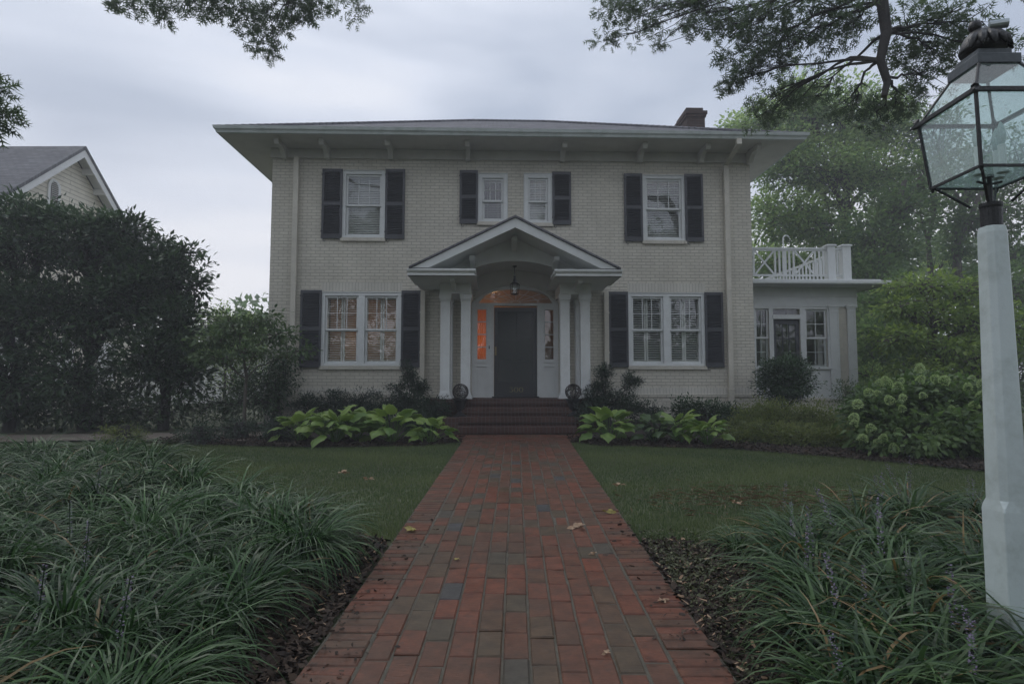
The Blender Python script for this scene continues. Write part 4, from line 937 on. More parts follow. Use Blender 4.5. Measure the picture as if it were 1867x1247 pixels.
# ------------------------------------------------------------------ street lamp by the path
LX, LY = 2.31, 2.9; LZ = float(gz(LX, LY))
lamp_o = empty('lamp_post', (LX, LY, LZ), 0, 'white painted wooden lamp post carrying a black four-sided glass lantern, in the liriope', 'lamp post')
def oct_(h, c): return [(-h + c, -h), (h - c, -h), (h, -h + c), (h, h - c), (h - c, h), (-h + c, h), (-h, h - c), (-h, -h + c)]
mb = MB(); h = .052
def ring(h, c, z): return [(x, y, z) for x, y in oct_(h, c)]
zz = [(.072, .004, -.2), (.0705, .004, .71), (.069, .008, .73), (.0665, .024, .76), (h * .98, .021, 2.03), (h * .90, .021, 2.06)]
vs = []; 
for a, b, c in zz: vs += ring(a, b, c)
fs = [(i * 8 + k, i * 8 + (k + 1) % 8, (i + 1) * 8 + (k + 1) % 8, (i + 1) * 8 + k) for i in range(len(zz) - 1) for k in range(8)] + [tuple(range(7, -1, -1)), tuple(len(vs) - 8 + k for k in range(8))]
mb.add(vs, fs); mb.build('post', M_post, lamp_o, bevel=.003)
zo = -LZ
cb0, cb1 = 2.06, 2.17
MB().lathe([(.044, cb0 - .0), (.045, cb0 + .09), (.048, cb0 + .1), (.048, cb0 + .115), (.02, cb0 + .12)], sides=20).build('collar', M_black, lamp_o)
zb, zt, zc = 2.39 + zo, 2.735 + zo, 2.925 + zo; hb, ht, hc = .168, .196, .092
lf = MB(); cs = ((-1, -1), (1, -1), (1, 1), (-1, 1))
for i in range(4):
    a, b = cs[i], cs[(i + 1) % 4]
    lf.tube([(a[0] * hb, a[1] * hb, zb), (a[0] * ht, a[1] * ht, zt)], .0085, 4); lf.tube([(a[0] * hb, a[1] * hb, zb), (b[0] * hb, b[1] * hb, zb)], .008, 4)
    lf.tube([(a[0] * (ht + .008), a[1] * (ht + .008), zt), (b[0] * (ht + .008), b[1] * (ht + .008), zt)], .013, 4)
    lf.tube([(a[0] * (ht + .03), a[1] * (ht + .03), zt - .012), (a[0] * ht, a[1] * ht, zt + .004)], [.003, .022], 6)
    lf.tube([(a[0] * (ht + .01), a[1] * (ht + .01), zt + .012), (a[0] * ht, a[1] * ht, zt + .035)], [.018, .006], 6)
    lf.tube([(a[0] * ht, a[1] * ht, zt), (a[0] * hc, a[1] * hc, zc)], .007, 4)
    lf.tube([(a[0] * hb * .93, a[1] * hb * .93, zb - .004), (a[0] * .055, a[1] * .055, cb1 + .0)], .0065, 5)
    lf.tube([(a[0] * hb * .97, a[1] * hb * .97, zb + .0), (a[0] * hb * .97, a[1] * hb * .97, zb - .025)], [.014, .004], 6)
lf.tube([(0, 0, cb1), (0, 0, zb + .0)], .011, 8).tube([(0, 0, zb), (0, 0, zb + .012)], .02, 8).tube([(-.06, 0, zb - .02), (0, 0, zb - .035), (.06, 0, zb - .02)], .006, 6)
lfo = lf.build('lantern_frame', M_black, lamp_o)
mb = MB().box(-hc - .012, hc + .012, -hc - .012, hc + .012, zc - .01, zc + .04).box(-hc + .012, hc - .012, -hc + .012, hc - .012, zc + .0401, zc + .075)
mb.build('lantern_cap', mat('dark_green_grey_tin', (.07, .08, .085), .35, .2, 8, .2, 40, metal=.5), lamp_o, bevel=.003)
mb = MB().lathe([(.066, zc + .0755), (.060, zc + .09), (.048, zc + .10), (.094, zc + .098), (.098, zc + .112), (.090, zc + .14), (.074, zc + .175), (.050, zc + .20), (.026, zc + .212)], sides=20)
mb.lathe([(.008, zc + .20), (.026, zc + .212), (.030, zc + .232), (.022, zc + .252), (.004, zc + .26)], -.03, .0, 14)
for k in range(9):      # ragged wing-like crest on the hood
    a = -2.6 + k * .42; mb.tube([(.07 * math.cos(a), .07 * math.sin(a), zc + .16), (.10 * math.cos(a), .10 * math.sin(a), zc + .13), (.118 * math.cos(a), .118 * math.sin(a), zc + .085)], [.022, .020, .006], 6)
mb.build('finial', M_black, lamp_o, smooth=True)
c0 = Vector((.035, -.06, zc + .205)); d0 = Vector((.8, -.35, -.05)).normalized()
MB().tube([c0 - d0 * .035, c0 + d0 * .04], .022, 12).build('light_sensor', M_silver, lamp_o, smooth=False)
for i in range(4):
    a, b = cs[i], cs[(i + 1) % 4]; g = MB()
    g.add([(a[0] * hb, a[1] * hb, zb), (b[0] * hb, b[1] * hb, zb), (b[0] * ht, b[1] * ht, zt), (a[0] * ht, a[1] * ht, zt)], [(0, 1, 2, 3)])
    g.add([(a[0] * ht, a[1] * ht, zt), (b[0] * ht, b[1] * ht, zt), (b[0] * hc, b[1] * hc, zc), (a[0] * hc, a[1] * hc, zc)], [(0, 1, 2, 3)]); g.build('glass_pane', M_lampglass, lamp_o, recalc=False)
MB().add([(x * hb, y * hb, zb + .001) for x, y in cs], [(0, 1, 2, 3)]).build('glass_bottom', M_lampglass, lamp_o, recalc=False)
for x, y in ((-.07, -.03), (.02, -.06), (.06, .02)):
    cd = MB().tube([(x, y, zb + .01), (x, y, zb + .14)], .0165, 12).lathe([(.026, zb + .005), (.026, zb + .012)], x, y, 10).build('candle', M_candle, lamp_o, smooth=False)
    MB().lathe([(.010, zb + .14), (.018, zb + .16), (.022, zb + .185), (.017, zb + .215), (.007, zb + .245), (.001, zb + .255)], x, y, 12).build('bulb', M_bulb, cd, smooth=True)

# ------------------------------------------------------------------ neighbour's house (left)
XG = -15.0
def NB(px, py): d = ray(px, py); t = XG / d.x; return d.y * t, CAM_Z + d.z * t
ya, za = NB(155, 278); yf, zf = NB(226, 408); yn, zn = NB(0, 366)
hw = ya - yn; sl = ((za - zn) / (ya - yn) + (za - zf) / (yf - ya)) / 2; hd = 3.7
nb = empty('clapboard_house', (XG, ya, 0), 0, 'neighbouring house with cream clapboard gable and grey shingle roof behind the tall shrubs', 'house')
mb = MB(); g = .45
mb.prism([(-hd, .2), (hd, .2), (hd, za - hd * sl), (0, za), (-hd, za - hd * sl)], -g - .15, -g, 'x'); mb.prism([(-hd, .2), (hd, .2), (hd, za - hd * sl), (0, za - .0), (-hd, za - hd * sl)], -14, -13.8, 'x')
mb.box(-13.8, -g - .1501, -hd, -hd + .15, .2, za - hd * sl - .05).box(-13.8, -g - .1501, hd - .15, hd, .2, za - hd * sl - .05)
mb.build('wall', M_siding, nb)
mb = MB(); ov = .5; zr_ = lambda y: za + .10 - abs(y) * sl
for s in (-1, 1): mb.prism([(0, zr_(0)), (s * (hd + ov), zr_(hd + ov)), (s * (hd + ov), zr_(hd + ov) + .12), (0, zr_(0) + .12)], -14.4, 0.03, 'x')
mb.build('roof', M_shingle_nb, nb)
mb = MB()
for s in (-1, 1): mb.prism([(0, zr_(0) - .001), (s * (hd + ov), zr_(hd + ov) - .001), (s * (hd + ov), zr_(hd + ov) - .26), (0, zr_(0) - .28)], -.045, -.001, 'x'); mb.prism([(0, zr_(0) - .002), (s * (hd + ov), zr_(hd + ov) - .002), (s * (hd + ov), zr_(hd + ov) - .03), (0, zr_(0) - .03)], -g + .001, -.046, 'x')
mb.build('rake_board', M_nbsoffit, nb, bevel=.004)
for s in (-1, 1):
    for k in range(4):
        y = s * (.55 + k * .62); MB().box(-g + .002, -.046, y - .05, y + .05, zr_(y) - .26, zr_(y) - .04).build('rafter_tail', M_nbsoffit, nb, bevel=.004)
vy, vz = NB(121, 358); vy -= ya
vo = MB(); n = 12; arc = [(vy - .27, vz - .62), (vy + .27, vz - .62)] + [(vy + .27 * math.cos(PI * i / n), vz + .3 + .27 * math.sin(PI * i / n)) for i in range(n + 1)]
vo.prism(arc, -g + .001, -g + .05, 'x'); o = vo.build('gable_vent', M_nbsoffit, nb)
mb = MB(); mb.prism([(vy + (y - vy) * .62, vz + (z - vz) * .8 + .02) for y, z in arc], -g + .0501, -g + .052, 'x'); 
mb.build('vent_opening', M_dark, o)
mb = MB()
for i in range(15):
    z = vz - .44 + i * .065; wdt = .155 if z < vz + .28 else .155 * math.sqrt(max(.05, 1 - ((z - vz - .28) / .24) ** 2)); mb.box(-g + .053, -g + .075, vy - wdt, vy + wdt, z, z + .02, Matrix.Rotation(R(30), 3, 'Y'))
mb.build('louvres', M_nbsoffit, o)
mb = MB()   # porch / lower windows glimpsed through the shrubs
for y in (-2.2, 0, 2.2): MB().box(-g + .001, -g + .05, y - .5, y + .5, 1.4, 2.9).build('window', M_nbsoffit, nb)
# pale garage building glimpsed low through the stems
gp = W(345, 735, 30); gr = empty('garage', (gp.x, 30, float(gz(gp.x, 30))), 0, 'pale garage glimpsed between the shrub stems beyond the drive', 'garage')
mb = MB().box(-3.5, 3.5, 0, 5, -.2, 2.3); mb.build('wall', M_nbsoffit, gr); MB().prism([(-3.8, 2.301), (3.8, 2.301), (3.5, 2.5), (-3.5, 2.5)], -.3, 5.3).build('roof', M_shingle_nb, gr)
MB().box(-2.6, 2.6, -.05, -.001, 0, 2.0).box(-.06, .06, -.07, -.0501, 0, 2.0).build('garage_door', M_white, gr)

# ------------------------------------------------------------------ big shrubs on the left
def cl(px, py, Y, rx, rz, ns, ry=None): p = W(px, py, Y); return (p.x, p.y, p.z, rx, ry or rx, rz, ns)
camK = dict(per_sub=16, sub_spread=.12, size=.155, aspect=.38, tmpl=T_kite, droop=-.05, tonevar=.34, nmul=1.15)
def big_shrub(label, px0, Y, clumps, seed):
    b = W(px0, 700, Y); b.z = float(gz(b.x, Y))
    plant('tall_shrub', label, 'shrub', b, clumps, L_cam, M_barkd, [b, b + Vector((.05, 0, .7)), b + Vector((0, .1, 1.5))], (.12, .07), 'tall evergreen shrubs along the drive', seed, twigs=.5, limb_r=.045, twig_r=.011, **camK)
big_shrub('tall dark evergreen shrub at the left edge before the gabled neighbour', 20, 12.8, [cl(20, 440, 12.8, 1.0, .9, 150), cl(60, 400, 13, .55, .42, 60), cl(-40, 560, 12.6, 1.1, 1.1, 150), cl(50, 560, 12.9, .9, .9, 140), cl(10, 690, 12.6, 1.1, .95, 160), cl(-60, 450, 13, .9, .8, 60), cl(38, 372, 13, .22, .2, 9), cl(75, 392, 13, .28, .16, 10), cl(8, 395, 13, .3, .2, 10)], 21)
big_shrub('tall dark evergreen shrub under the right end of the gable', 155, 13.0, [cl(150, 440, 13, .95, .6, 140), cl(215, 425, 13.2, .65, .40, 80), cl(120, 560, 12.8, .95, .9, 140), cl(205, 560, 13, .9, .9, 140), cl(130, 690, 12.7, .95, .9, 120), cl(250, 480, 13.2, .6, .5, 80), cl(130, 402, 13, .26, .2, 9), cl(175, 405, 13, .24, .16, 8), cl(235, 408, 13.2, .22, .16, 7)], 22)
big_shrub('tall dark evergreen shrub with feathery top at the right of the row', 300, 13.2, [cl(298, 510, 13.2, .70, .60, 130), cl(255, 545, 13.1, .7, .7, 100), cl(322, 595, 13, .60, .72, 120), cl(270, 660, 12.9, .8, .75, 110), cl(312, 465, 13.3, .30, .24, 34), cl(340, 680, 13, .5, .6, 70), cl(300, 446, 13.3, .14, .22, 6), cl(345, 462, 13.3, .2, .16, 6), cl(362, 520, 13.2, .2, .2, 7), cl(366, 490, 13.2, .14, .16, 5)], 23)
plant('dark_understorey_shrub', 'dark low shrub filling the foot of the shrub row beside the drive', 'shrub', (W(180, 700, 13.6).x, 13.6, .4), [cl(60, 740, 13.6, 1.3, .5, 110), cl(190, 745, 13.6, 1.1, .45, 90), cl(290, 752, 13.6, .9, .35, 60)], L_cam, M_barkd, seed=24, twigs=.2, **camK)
# young dogwood, light tree beyond
b = W(447, 700, 12.0); b.z = float(gz(b.x, 12))
plant('dogwood_tree', 'young layered dogwood with slim pale trunk at the left house corner', 'tree', b, [cl(440, 598, 12, .62, .13, 46), cl(390, 620, 11.8, .50, .10, 34), cl(500, 612, 12.0, .45, .12, 34), cl(460, 640, 11.8, .5, .10, 26), cl(400, 655, 11.7, .45, .10, 26), cl(480, 582, 12.2, .4, .13, 28), cl(420, 580, 12.2, .42, .12, 28), cl(540, 640, 11.9, .35, .10, 18), cl(372, 648, 11.8, .28, .08, 14)],
      L_dog, M_bark, [b, W(447, 720, 12), W(449, 690, 12), W(444, 650, 12), W(450, 620, 12)], (.035, .02), None, 31, twigs=.6, limb_r=.016, twig_r=.006, per_sub=11, sub_spread=.10, size=.10, aspect=.5, tmpl=T_oval, droop=.25, tonevar=.2)
b = W(410, 700, 17.5); b.z = float(gz(b.x, 17.5))
plant('light_green_tree', 'light green bushy tree with fine upright shoots behind the dogwood', 'tree', b, [cl(405, 610, 17.5, .8, .75, 80), cl(440, 600, 17.6, .7, .6, 60), cl(375, 625, 17.4, .6, .6, 46), cl(395, 575, 17.5, .3, .35, 22), cl(430, 680, 17.5, 1.0, .9, 80), cl(470, 640, 17.8, .7, .8, 60)],
      L_back, M_bark, [b, b + Vector((0, 0, 1.4))], (.06, .03), None, 32, twigs=.4, limb_r=.03, per_sub=14, sub_spread=.14, size=.10, aspect=.45)
plant('dark_corner_shrub', 'dark evergreen shrub filling the left corner of the house', 'shrub', (W(510, 700, 13.3).x, 13.2, .5), [cl(500, 700, 13.2, .55, .55, 90), cl(470, 730, 13.0, .5, .4, 60), cl(520, 655, 13.4, .3, .35, 36), cl(415, 735, 13.6, .55, .4, 50), cl(480, 690, 13.4, .5, .55, 80), cl(440, 720, 13.5, .5, .5, 70), cl(385, 740, 13.6, .5, .35, 50)], L_cam, M_barkd, seed=33, twigs=.2, per_sub=16, sub_spread=.09, size=.08, aspect=.45)

# small box shrubs by the drive
for i, (px, Y, rx, rz, lab) in enumerate(((362, 10.55, .36, .20, 'small round box shrub at the lawn corner in front of the drive'), (225, 10.6, .40, .16, 'small shrub between the liriope bed and the drive'), (437, 11.4, .42, .20, 'low box shrub at the foot of the young dogwood'), (505, 11.1, .40, .22, 'low dark shrub just left of the pale hostas'))):
    b = W(px, 800, Y); b.z = float(gz(b.x, Y))
    plant('box_shrub', lab, 'shrub', b, [(b.x, b.y, b.z + rz * .85, rx, rx * .8, rz, 90)], L_yew if i != 1 else L_azal, M_barkd, group='box shrubs by the drive', seed=40 + i, twigs=.1, per_sub=18, sub_spread=.05, size=.045, aspect=.5)

# ------------------------------------------------------------------ foundation planting
def yew(label, px, Y, clumps, seed, name='spreading_yew', lm=L_yew, **k):
    b = W(px, 760, Y); b.z = float(gz(b.x, Y)); kw = dict(per_sub=26, sub_spread=.055, size=.055, aspect=.34, tmpl=T_kite, droop=-.15, tonevar=.25, nmul=1.35); kw.update(k)
    return plant(name, label, 'shrub', b, clumps, lm, M_barkd, seed=seed, twigs=.4, limb_r=.02, twig_r=.005, **kw)
yew('low dark yew under the left ground-floor window', 590, 13.3, [cl(560, 738, 13.4, .35, .24, 60), cl(610, 735, 13.4, .45, .30, 80), cl(665, 735, 13.4, .42, .30, 80), cl(640, 760, 13.2, .6, .25, 80)], 51)
up = dict(per_sub=26, sub_spread=.05)
yew('upright ragged dark yew left of the portico columns', 750, 12.9, [cl(748, 690, 12.9, .14, .26, 34), cl(742, 668, 12.9, .06, .13, 10), cl(722, 706, 12.9, .20, .06, 16), cl(765, 705, 12.9, .18, .14, 28), cl(745, 735, 12.8, .5, .26, 110), cl(795, 745, 12.6, .4, .24, 70), cl(700, 745, 12.9, .4, .2, 60), cl(770, 772, 12.2, .4, .26, 70)], 52, **up)
yew('upright ragged dark yew right of the portico columns', 1105, 12.9, [cl(1098, 705, 12.9, .22, .38, 60), cl(1104, 673, 12.9, .11, .12, 14), cl(1148, 698, 12.9, .11, .25, 26), cl(1160, 695, 12.9, .13, .05, 12), cl(1080, 735, 12.8, .3, .25, 60), cl(1130, 738, 12.8, .40, .25, 90), cl(1175, 750, 12.8, .38, .2, 60), cl(1075, 760, 12.3, .32, .28, 60)], 53, **up)
yew('low dark laurel under the right ground-floor window', 1280, 13.3, [cl(1255, 748, 13.3, .38, .22, 60), cl(1300, 755, 13.3, .5, .24, 80), cl(1335, 762, 13.3, .35, .18, 40)], 54, 'low_laurel', L_cam, per_sub=18, sub_spread=.08, size=.075, aspect=.42)
yew('round dark holly bush in front of the sunroom door', 1433, 13.2, [cl(1430, 700, 13.2, .58, .55, 190), cl(1410, 690, 13.2, .35, .4, 60), cl(1460, 690, 13.2, .35, .4, 60), cl(1435, 668, 13.2, .35, .25, 50)], 55, 'holly_bush', L_cam, per_sub=20, sub_spread=.07, size=.06, aspect=.5, droop=0, nmul=1.5)
yew('loose yellow-green azalea below the sunroom, spreading over the mulch', 1440, 11.8, [cl(1370, 775, 11.9, .4, .32, 80), cl(1420, 775, 11.8, .55, .38, 130), cl(1480, 775, 11.7, .5, .38, 120), cl(1520, 790, 11.4, .42, .35, 90), cl(1400, 755, 12.1, .35, .25, 50), cl(1350, 790, 11.7, .35, .22, 50), cl(1400, 797, 11.1, .5, .22, 70), cl(1465, 802, 10.8, .5, .25, 80), cl(1520, 806, 10.5, .4, .25, 60), cl(1352, 800, 11.2, .35, .16, 36)], 56, 'azalea_bush', L_azal, per_sub=20, sub_spread=.08, size=.055, aspect=.45, droop=-.1, nmul=2.2)
yew('wispy nandina at the sunroom corner', 1545, 14.0, [cl(1545, 715, 14.2, .35, .28, 44), cl(1570, 735, 14, .4, .35, 60), cl(1530, 760, 13.6, .35, .35, 40)], 57, 'nandina_bush', L_dog, per_sub=14, sub_spread=.10, size=.06, aspect=.35, droop=0)
# hydrangea with separate flower heads
b = W(1680, 800, 9.6); b.z = float(gz(b.x, 9.6))
hyd = plant('hydrangea_bush', 'large panicle hydrangea full of pale green flower heads, beside the lamp post', 'shrub', b,
            [cl(1600, 760, 9.9, .45, .50, 110), cl(1660, 750, 9.9, .55, .48, 130), cl(1730, 750, 9.9, .6, .5, 130), cl(1650, 800, 9.5, .7, .35, 120), cl(1740, 800, 9.4, .65, .4, 120), cl(1680, 715, 10, .35, .3, 50), cl(1790, 760, 9.7, .5, .5, 70)],
            L_hyd, M_bark, seed=60, twigs=.3, limb_r=.02, twig_r=.006, per_sub=12, sub_spread=.10, size=.12, aspect=.55, tmpl=T_oval, droop=.3, nmul=1.3)
def head_mesh(seed):
    rg = np.random.default_rng(seed); n = 190; d = nrm(rg.normal(size=(n, 3))); t = rg.random(n); hgt = .17; r = .075 * np.sqrt(1 - t ** 1.6) + .006
    P = np.stack([np.cos(d[:, 0] * 9) * r, np.sin(d[:, 0] * 9) * r, t * hgt - .05], 1); D = P * [1, 1, .3] + rg.normal(0, .02, (n, 3)); V, F, k = leafverts(P, D, .026, .03, T_kite, rg, updir=rg.normal(size=(n, 3)))
    return npmesh('flower_head', V, F, L_hydf, None, np.repeat(np.clip(rg.normal(.55, .2, n), 0, 1), k), link_it=False)
hm = [head_mesh(i) for i in range(4)]
rd = random.Random(5)
heads = [(1677, 672), (1678, 693), (1602, 698), (1616, 697), (1643, 694), (1707, 692), (1722, 694), (1772, 690), (1790, 700), (1765, 706), (1584, 716), (1600, 717), (1637, 706), (1622, 730), (1646, 725), (1683, 722), (1564, 737), (1735, 746), (1776, 740), (1790, 722), (1557, 762), (1557, 773), (1688, 760), (1717, 777), (1700, 790), (1720, 790), (1745, 798), (1775, 782), (1782, 805), (1602, 810), (1630, 820), (1666, 831), (1700, 826), (1736, 849), (1757, 828), (1712, 853), (1573, 800), (1588, 782), (1645, 745), (1780, 760), (1755, 765), (1610, 800), (1783, 818), (1640, 790)]
for i, (px, py) in enumerate(heads):
    p = W(px, py, 9.25 + rd.uniform(-.1, .15) - max(0, (py - 760)) * .003); o = bpy.data.objects.new('flower_head', hm[i % 4]); link(o, hyd); o.location = p - b; s = rd.uniform(.48, .85); o.scale = (s, s, s * rd.uniform(.7, 1.0)); o.rotation_euler = (rd.uniform(-.5, .9), rd.uniform(-.5, .5), rd.uniform(0, 6))

# hostas
def hosta(label, px, Y, scale, nleaf, seed, lm=L_hos):
    rg = np.random.default_rng(seed); b = W(px, 800, Y); b.z = float(gz(b.x, Y)); root = empty('hosta', b, 0, label, 'hosta', 'hostas edging the front beds')
    vs, fs, tn = [], [], []; mb = MB()
    for i in range(nleaf):
        az = 2.399 * i + rg.uniform(-.4, .4); ring_ = i / nleaf; el = R(80) - ring_ * R(58) + rg.uniform(-.22, .22); pl = scale * rg.uniform(.30, .42) * (1 - .1 * ring_)
        dirh = Vector((math.cos(az), math.sin(az), 0)); p1 = dirh * pl * math.cos(el) + Vector((0, 0, pl * math.sin(el) + .03)); base_ = dirh * .03
        mb.tube([base_, (base_ + p1) / 2 + Vector((0, 0, .03)), p1], [.007, .006, .005], 4, cap=False)
        Ll = scale * rg.uniform(.24, .34); Wl = Ll * rg.uniform(.27, .38); side = Vector((-math.sin(az), math.cos(az), 0)); roll = rg.uniform(-.7, .7)
        e2 = el - R(22) ; n0 = len(vs); t0 = float(np.clip(rg.normal(.55 - .35 * ring_, .15), 0, 1)); pos = p1.copy(); NR = 8
        for r_ in range(NR + 1):
            u = r_ / NR; wd = Wl * (math.sin(PI * min(1, (u + .04)) ** .72)) if u < 1 else 0; wd = max(wd, .002)
            d = dirh * math.cos(e2) + Vector((0, 0, math.sin(e2))); up_ = d.cross(side) * -1; sd = side * math.cos(roll) + up_ * math.sin(roll)
            for k_, vv in enumerate((-1, -.5, 0, .5, 1)):
                q = pos + sd * wd * vv + up_ * (abs(vv) * wd * .38 + ((.010 * math.sin(u * 17 + vv * 3 + i))) * (abs(vv) > .8))
                vs.append(q); tn.append(min(1, max(0, t0 + .18 * (abs(vv) > .8) - .06 * (k_ % 2))))
            pos = pos + d * (Ll / NR); e2 -= R(78) / NR * rg.uniform(.7, 1.2)
        for r_ in range(NR):
            for k_ in range(4): a_ = n0 + r_ * 5 + k_; fs.append((a_, a_ + 1, a_ + 6, a_ + 5))
    npmesh('leaves', np.array(vs), np.array(fs), lm, root, np.array(tn), smooth=True); mb.build('stalks', lm, root, recalc=False)
L_hosd = leafmat('dark_hosta_leaves', (.030, .060, .022), (.10, .16, .05), .4, .15)
for i, (px, Y, s, n, l, lab) in enumerate(((548, 11.1, 1.15, 22, L_hos, 'broad pale hosta nearest the dogwood, leftmost of the left bed'), (612, 10.9, 1.25, 26, L_hos, 'large yellow-green hosta, second from the dogwood'), (650, 11.3, 1.2, 20, L_hos, 'tall hosta with upright leaf at the back of the left bed'), (715, 10.9, 1.2, 24, L_hos, 'broad hosta in the left bed below the ragged yew'), (785, 10.75, .9, 17, L_hos, 'small bright hosta beside the path at the left'),
                                       (1108, 10.95, 1.15, 24, L_hos, 'pale hosta next to the path in the right bed'), (1192, 10.9, .95, 22, L_hosd, 'dark green hosta between the two pale ones in the right bed'), (1240, 11.0, 1.1, 24, L_hos, 'pale hosta in the middle of the right bed'), (1290, 10.6, .95, 22, L_hos, 'pale hosta at the right end beside the azalea'))):
    hosta(lab, px, Y, s, int(n * 1.3), 70 + i, l)

# ------------------------------------------------------------------ background trees at the right
bk = dict(per_sub=22, sub_spread=.24, size=.19, aspect=.5, tmpl=T_kite, droop=.15, tonevar=.3, nmul=1.25)
def bigtree(label, px, Y, cls, lm, seed, trunk_px=None, tr_r=(.25, .1), **k):
    b = W(px, 700, Y); b.z = float(gz(b.x, Y)); tp = [b] + [W(x, y, Y) for x, y in (trunk_px or ((px, 600), (px, 520)))]; kw = dict(bk); kw.update(k)
    lr = kw.pop('limb_r', .07)
    return plant('broadleaf_tree', label, 'tree', b, cls, lm, M_bark, tp, tr_r, 'trees beyond the house', seed, twigs=.35, limb_r=lr, twig_r=.022, **kw)
bigtree('tall hazy green tree right behind the roof corner', 1560, 26, [cl(1380, 230, 27, 1.3, 1.0, 90), cl(1450, 200, 26, 1.6, 1.3, 150), cl(1540, 210, 26, 1.9, 1.5, 170), cl(1620, 230, 26, 1.6, 1.3, 120), cl(1430, 300, 26, 1.5, 1.5, 150), cl(1520, 310, 25.5, 1.8, 1.5, 190), cl(1600, 320, 25.5, 1.6, 1.3, 130), cl(1410, 400, 26, 1.4, 1.3, 130), cl(1490, 410, 25.5, 1.5, 1.2, 130), cl(1340, 240, 28, .8, .7, 30), cl(1400, 480, 25, 1.2, .7, 80), cl(1470, 490, 25, 1.2, .7, 80), cl(1530, 480, 25, 1.1, 1.0, 90)],
        L_back, 81, ((1555, 600), (1550, 480), (1540, 400), (1545, 330), (1570, 260)), (.32, .10))
bigtree('dark green spreading tree between the balcony posts and the lantern', 1600, 23, [cl(1590, 430, 23, 1.2, .9, 100), cl(1650, 380, 23, 1.4, 1.1, 110), cl(1590, 500, 22.5, 1.0, .8, 90), cl(1640, 460, 23, 1.2, .7, 60), cl(1690, 330, 23.5, 1.2, 1.1, 80), cl(1600, 590, 22, 1.2, 1.3, 150), cl(1580, 660, 21.5, 1.0, 1.1, 90)],
        L_backd, 82, nmul=.85, trunk_px=((1590, 600), (1600, 500), (1625, 400), (1650, 330)), tr_r=(.24, .10))
bigtree('leafy tree seen behind the lantern glass', 1790, 25, [cl(1700, 250, 25, 1.5, 1.3, 110), cl(1760, 330, 25, 1.3, .9, 70), cl(1830, 380, 25, 1.6, 1.4, 130), cl(1740, 400, 25, 1.0, .6, 34), cl(1850, 470, 24.5, 1.4, 1.4, 120), cl(1800, 280, 26, 1.5, 1.0, 80), cl(1880, 300, 25, 1.6, 1.6, 110)],
        L_backd, 83, nmul=.75, trunk_px=((1770, 600), (1745, 520), (1740, 440), (1755, 380), (1780, 300)), tr_r=(.2, .08))
bigtree('slim twin-stemmed tree in the sky gap left of the white post', 1700, 27, [cl(1700, 360, 27, .8, .4, 24), cl(1660, 350, 27, .8, .5, 26), cl(1720, 470, 27, .5, .5, 20), cl(1690, 330, 27, .8, .5, 30)], L_back, 84, ((1702, 620), (1697, 500), (1692, 440), (1705, 380), (1700, 330)), (.14, .07), nmul=.8, limb_r=.05)
bigtree('slim leaning tree just left of the white post top', 1755, 24, [cl(1770, 400, 24, .8, .6, 40), cl(1745, 450, 24, .5, .4, 20), cl(1790, 520, 24, .9, .8, 60)], L_backd, 85, ((1752, 620), (1750, 520), (1742, 470), (1762, 410), (1790, 350)), (.14, .08), limb_r=.05)
bigtree('dense dark tree filling the space below the lantern', 1640, 19, [cl(1620, 560, 19.5, .9, .9, 90), cl(1650, 640, 19.5, 1.0, .9, 100), cl(1600, 680, 18.5, .8, .8, 80), cl(1720, 660, 19.5, 1.4, 1.0, 120), cl(1800, 620, 19.5, 1.6, 1.3, 140), cl(1860, 540, 20, 1.4, 1.2, 110), cl(1600, 620, 18, .5, .8, 50), cl(1860, 700, 19, 1.4, 1.2, 110), cl(1780, 710, 19, 1.2, .9, 80)], L_backd, 86, tr_r=(.16, .04), nmul=1.1, size=.15, sub_spread=.2)
bigtree('bright yellow-green layered tree above the hydrangea', 1700, 14.5, [cl(1680, 520, 14.5, .75, .30, 60), cl(1750, 530, 14.5, .8, .35, 70), cl(1640, 560, 14.3, .55, .25, 40), cl(1710, 580, 14.3, .85, .35, 80), cl(1640, 620, 14, .65, .30, 60), cl(1720, 640, 14, .9, .35, 80), cl(1680, 680, 13.8, .9, .3, 70), cl(1780, 590, 14.2, .6, .5, 60), cl(1770, 660, 14, .6, .5, 60), cl(1840, 600, 14.5, .8, .7, 80)],
        L_yel, 87, ((1703, 640), (1700, 580), (1705, 530)), (.07, .03), limb_r=.03, nmul=1.0, size=.12, sub_spread=.13, per_sub=13, tmpl=T_oval, droop=.2)
bigtree('low bright shrub-like tree right of the sunroom corner', 1590, 16, [cl(1588, 690, 16, .5, .35, 50), cl(1610, 715, 15.5, .6, .35, 60)], L_back, 88, ((1590, 720), (1590, 700)), (.05, .03), size=.09, sub_spread=.12)
# far wood line (stuff) so the horizon is closed
rg = np.random.default_rng(99); cls = []
for i in range(80):
    a = rg.uniform(-PI, PI); Dd = rg.uniform(44, 60) if abs(a) < 1.2 else rg.uniform(34, 48); cls.append((math.sin(a) * Dd, math.cos(a) * Dd, rg.uniform(3, 5.5) + (a > .1) * rg.uniform(0, 5) * (a < 1.2) - 1.0 * (-1.2 < a < .1), 4.5, 3.5, 4.0, 46))  # unseen arc behind the camera added to darken the door glass reflection
V, F, T, _ = clumpleaves(cls, rg, per_sub=16, sub_spread=.7, size=.7, aspect=.6)
ok = V[:, 2] > -1
tag(npmesh('distant_woods', V, F, L_backd, None, T), 'far-off wood behind the houses, continued unseen behind the viewer', 'woods', None, 'stuff')

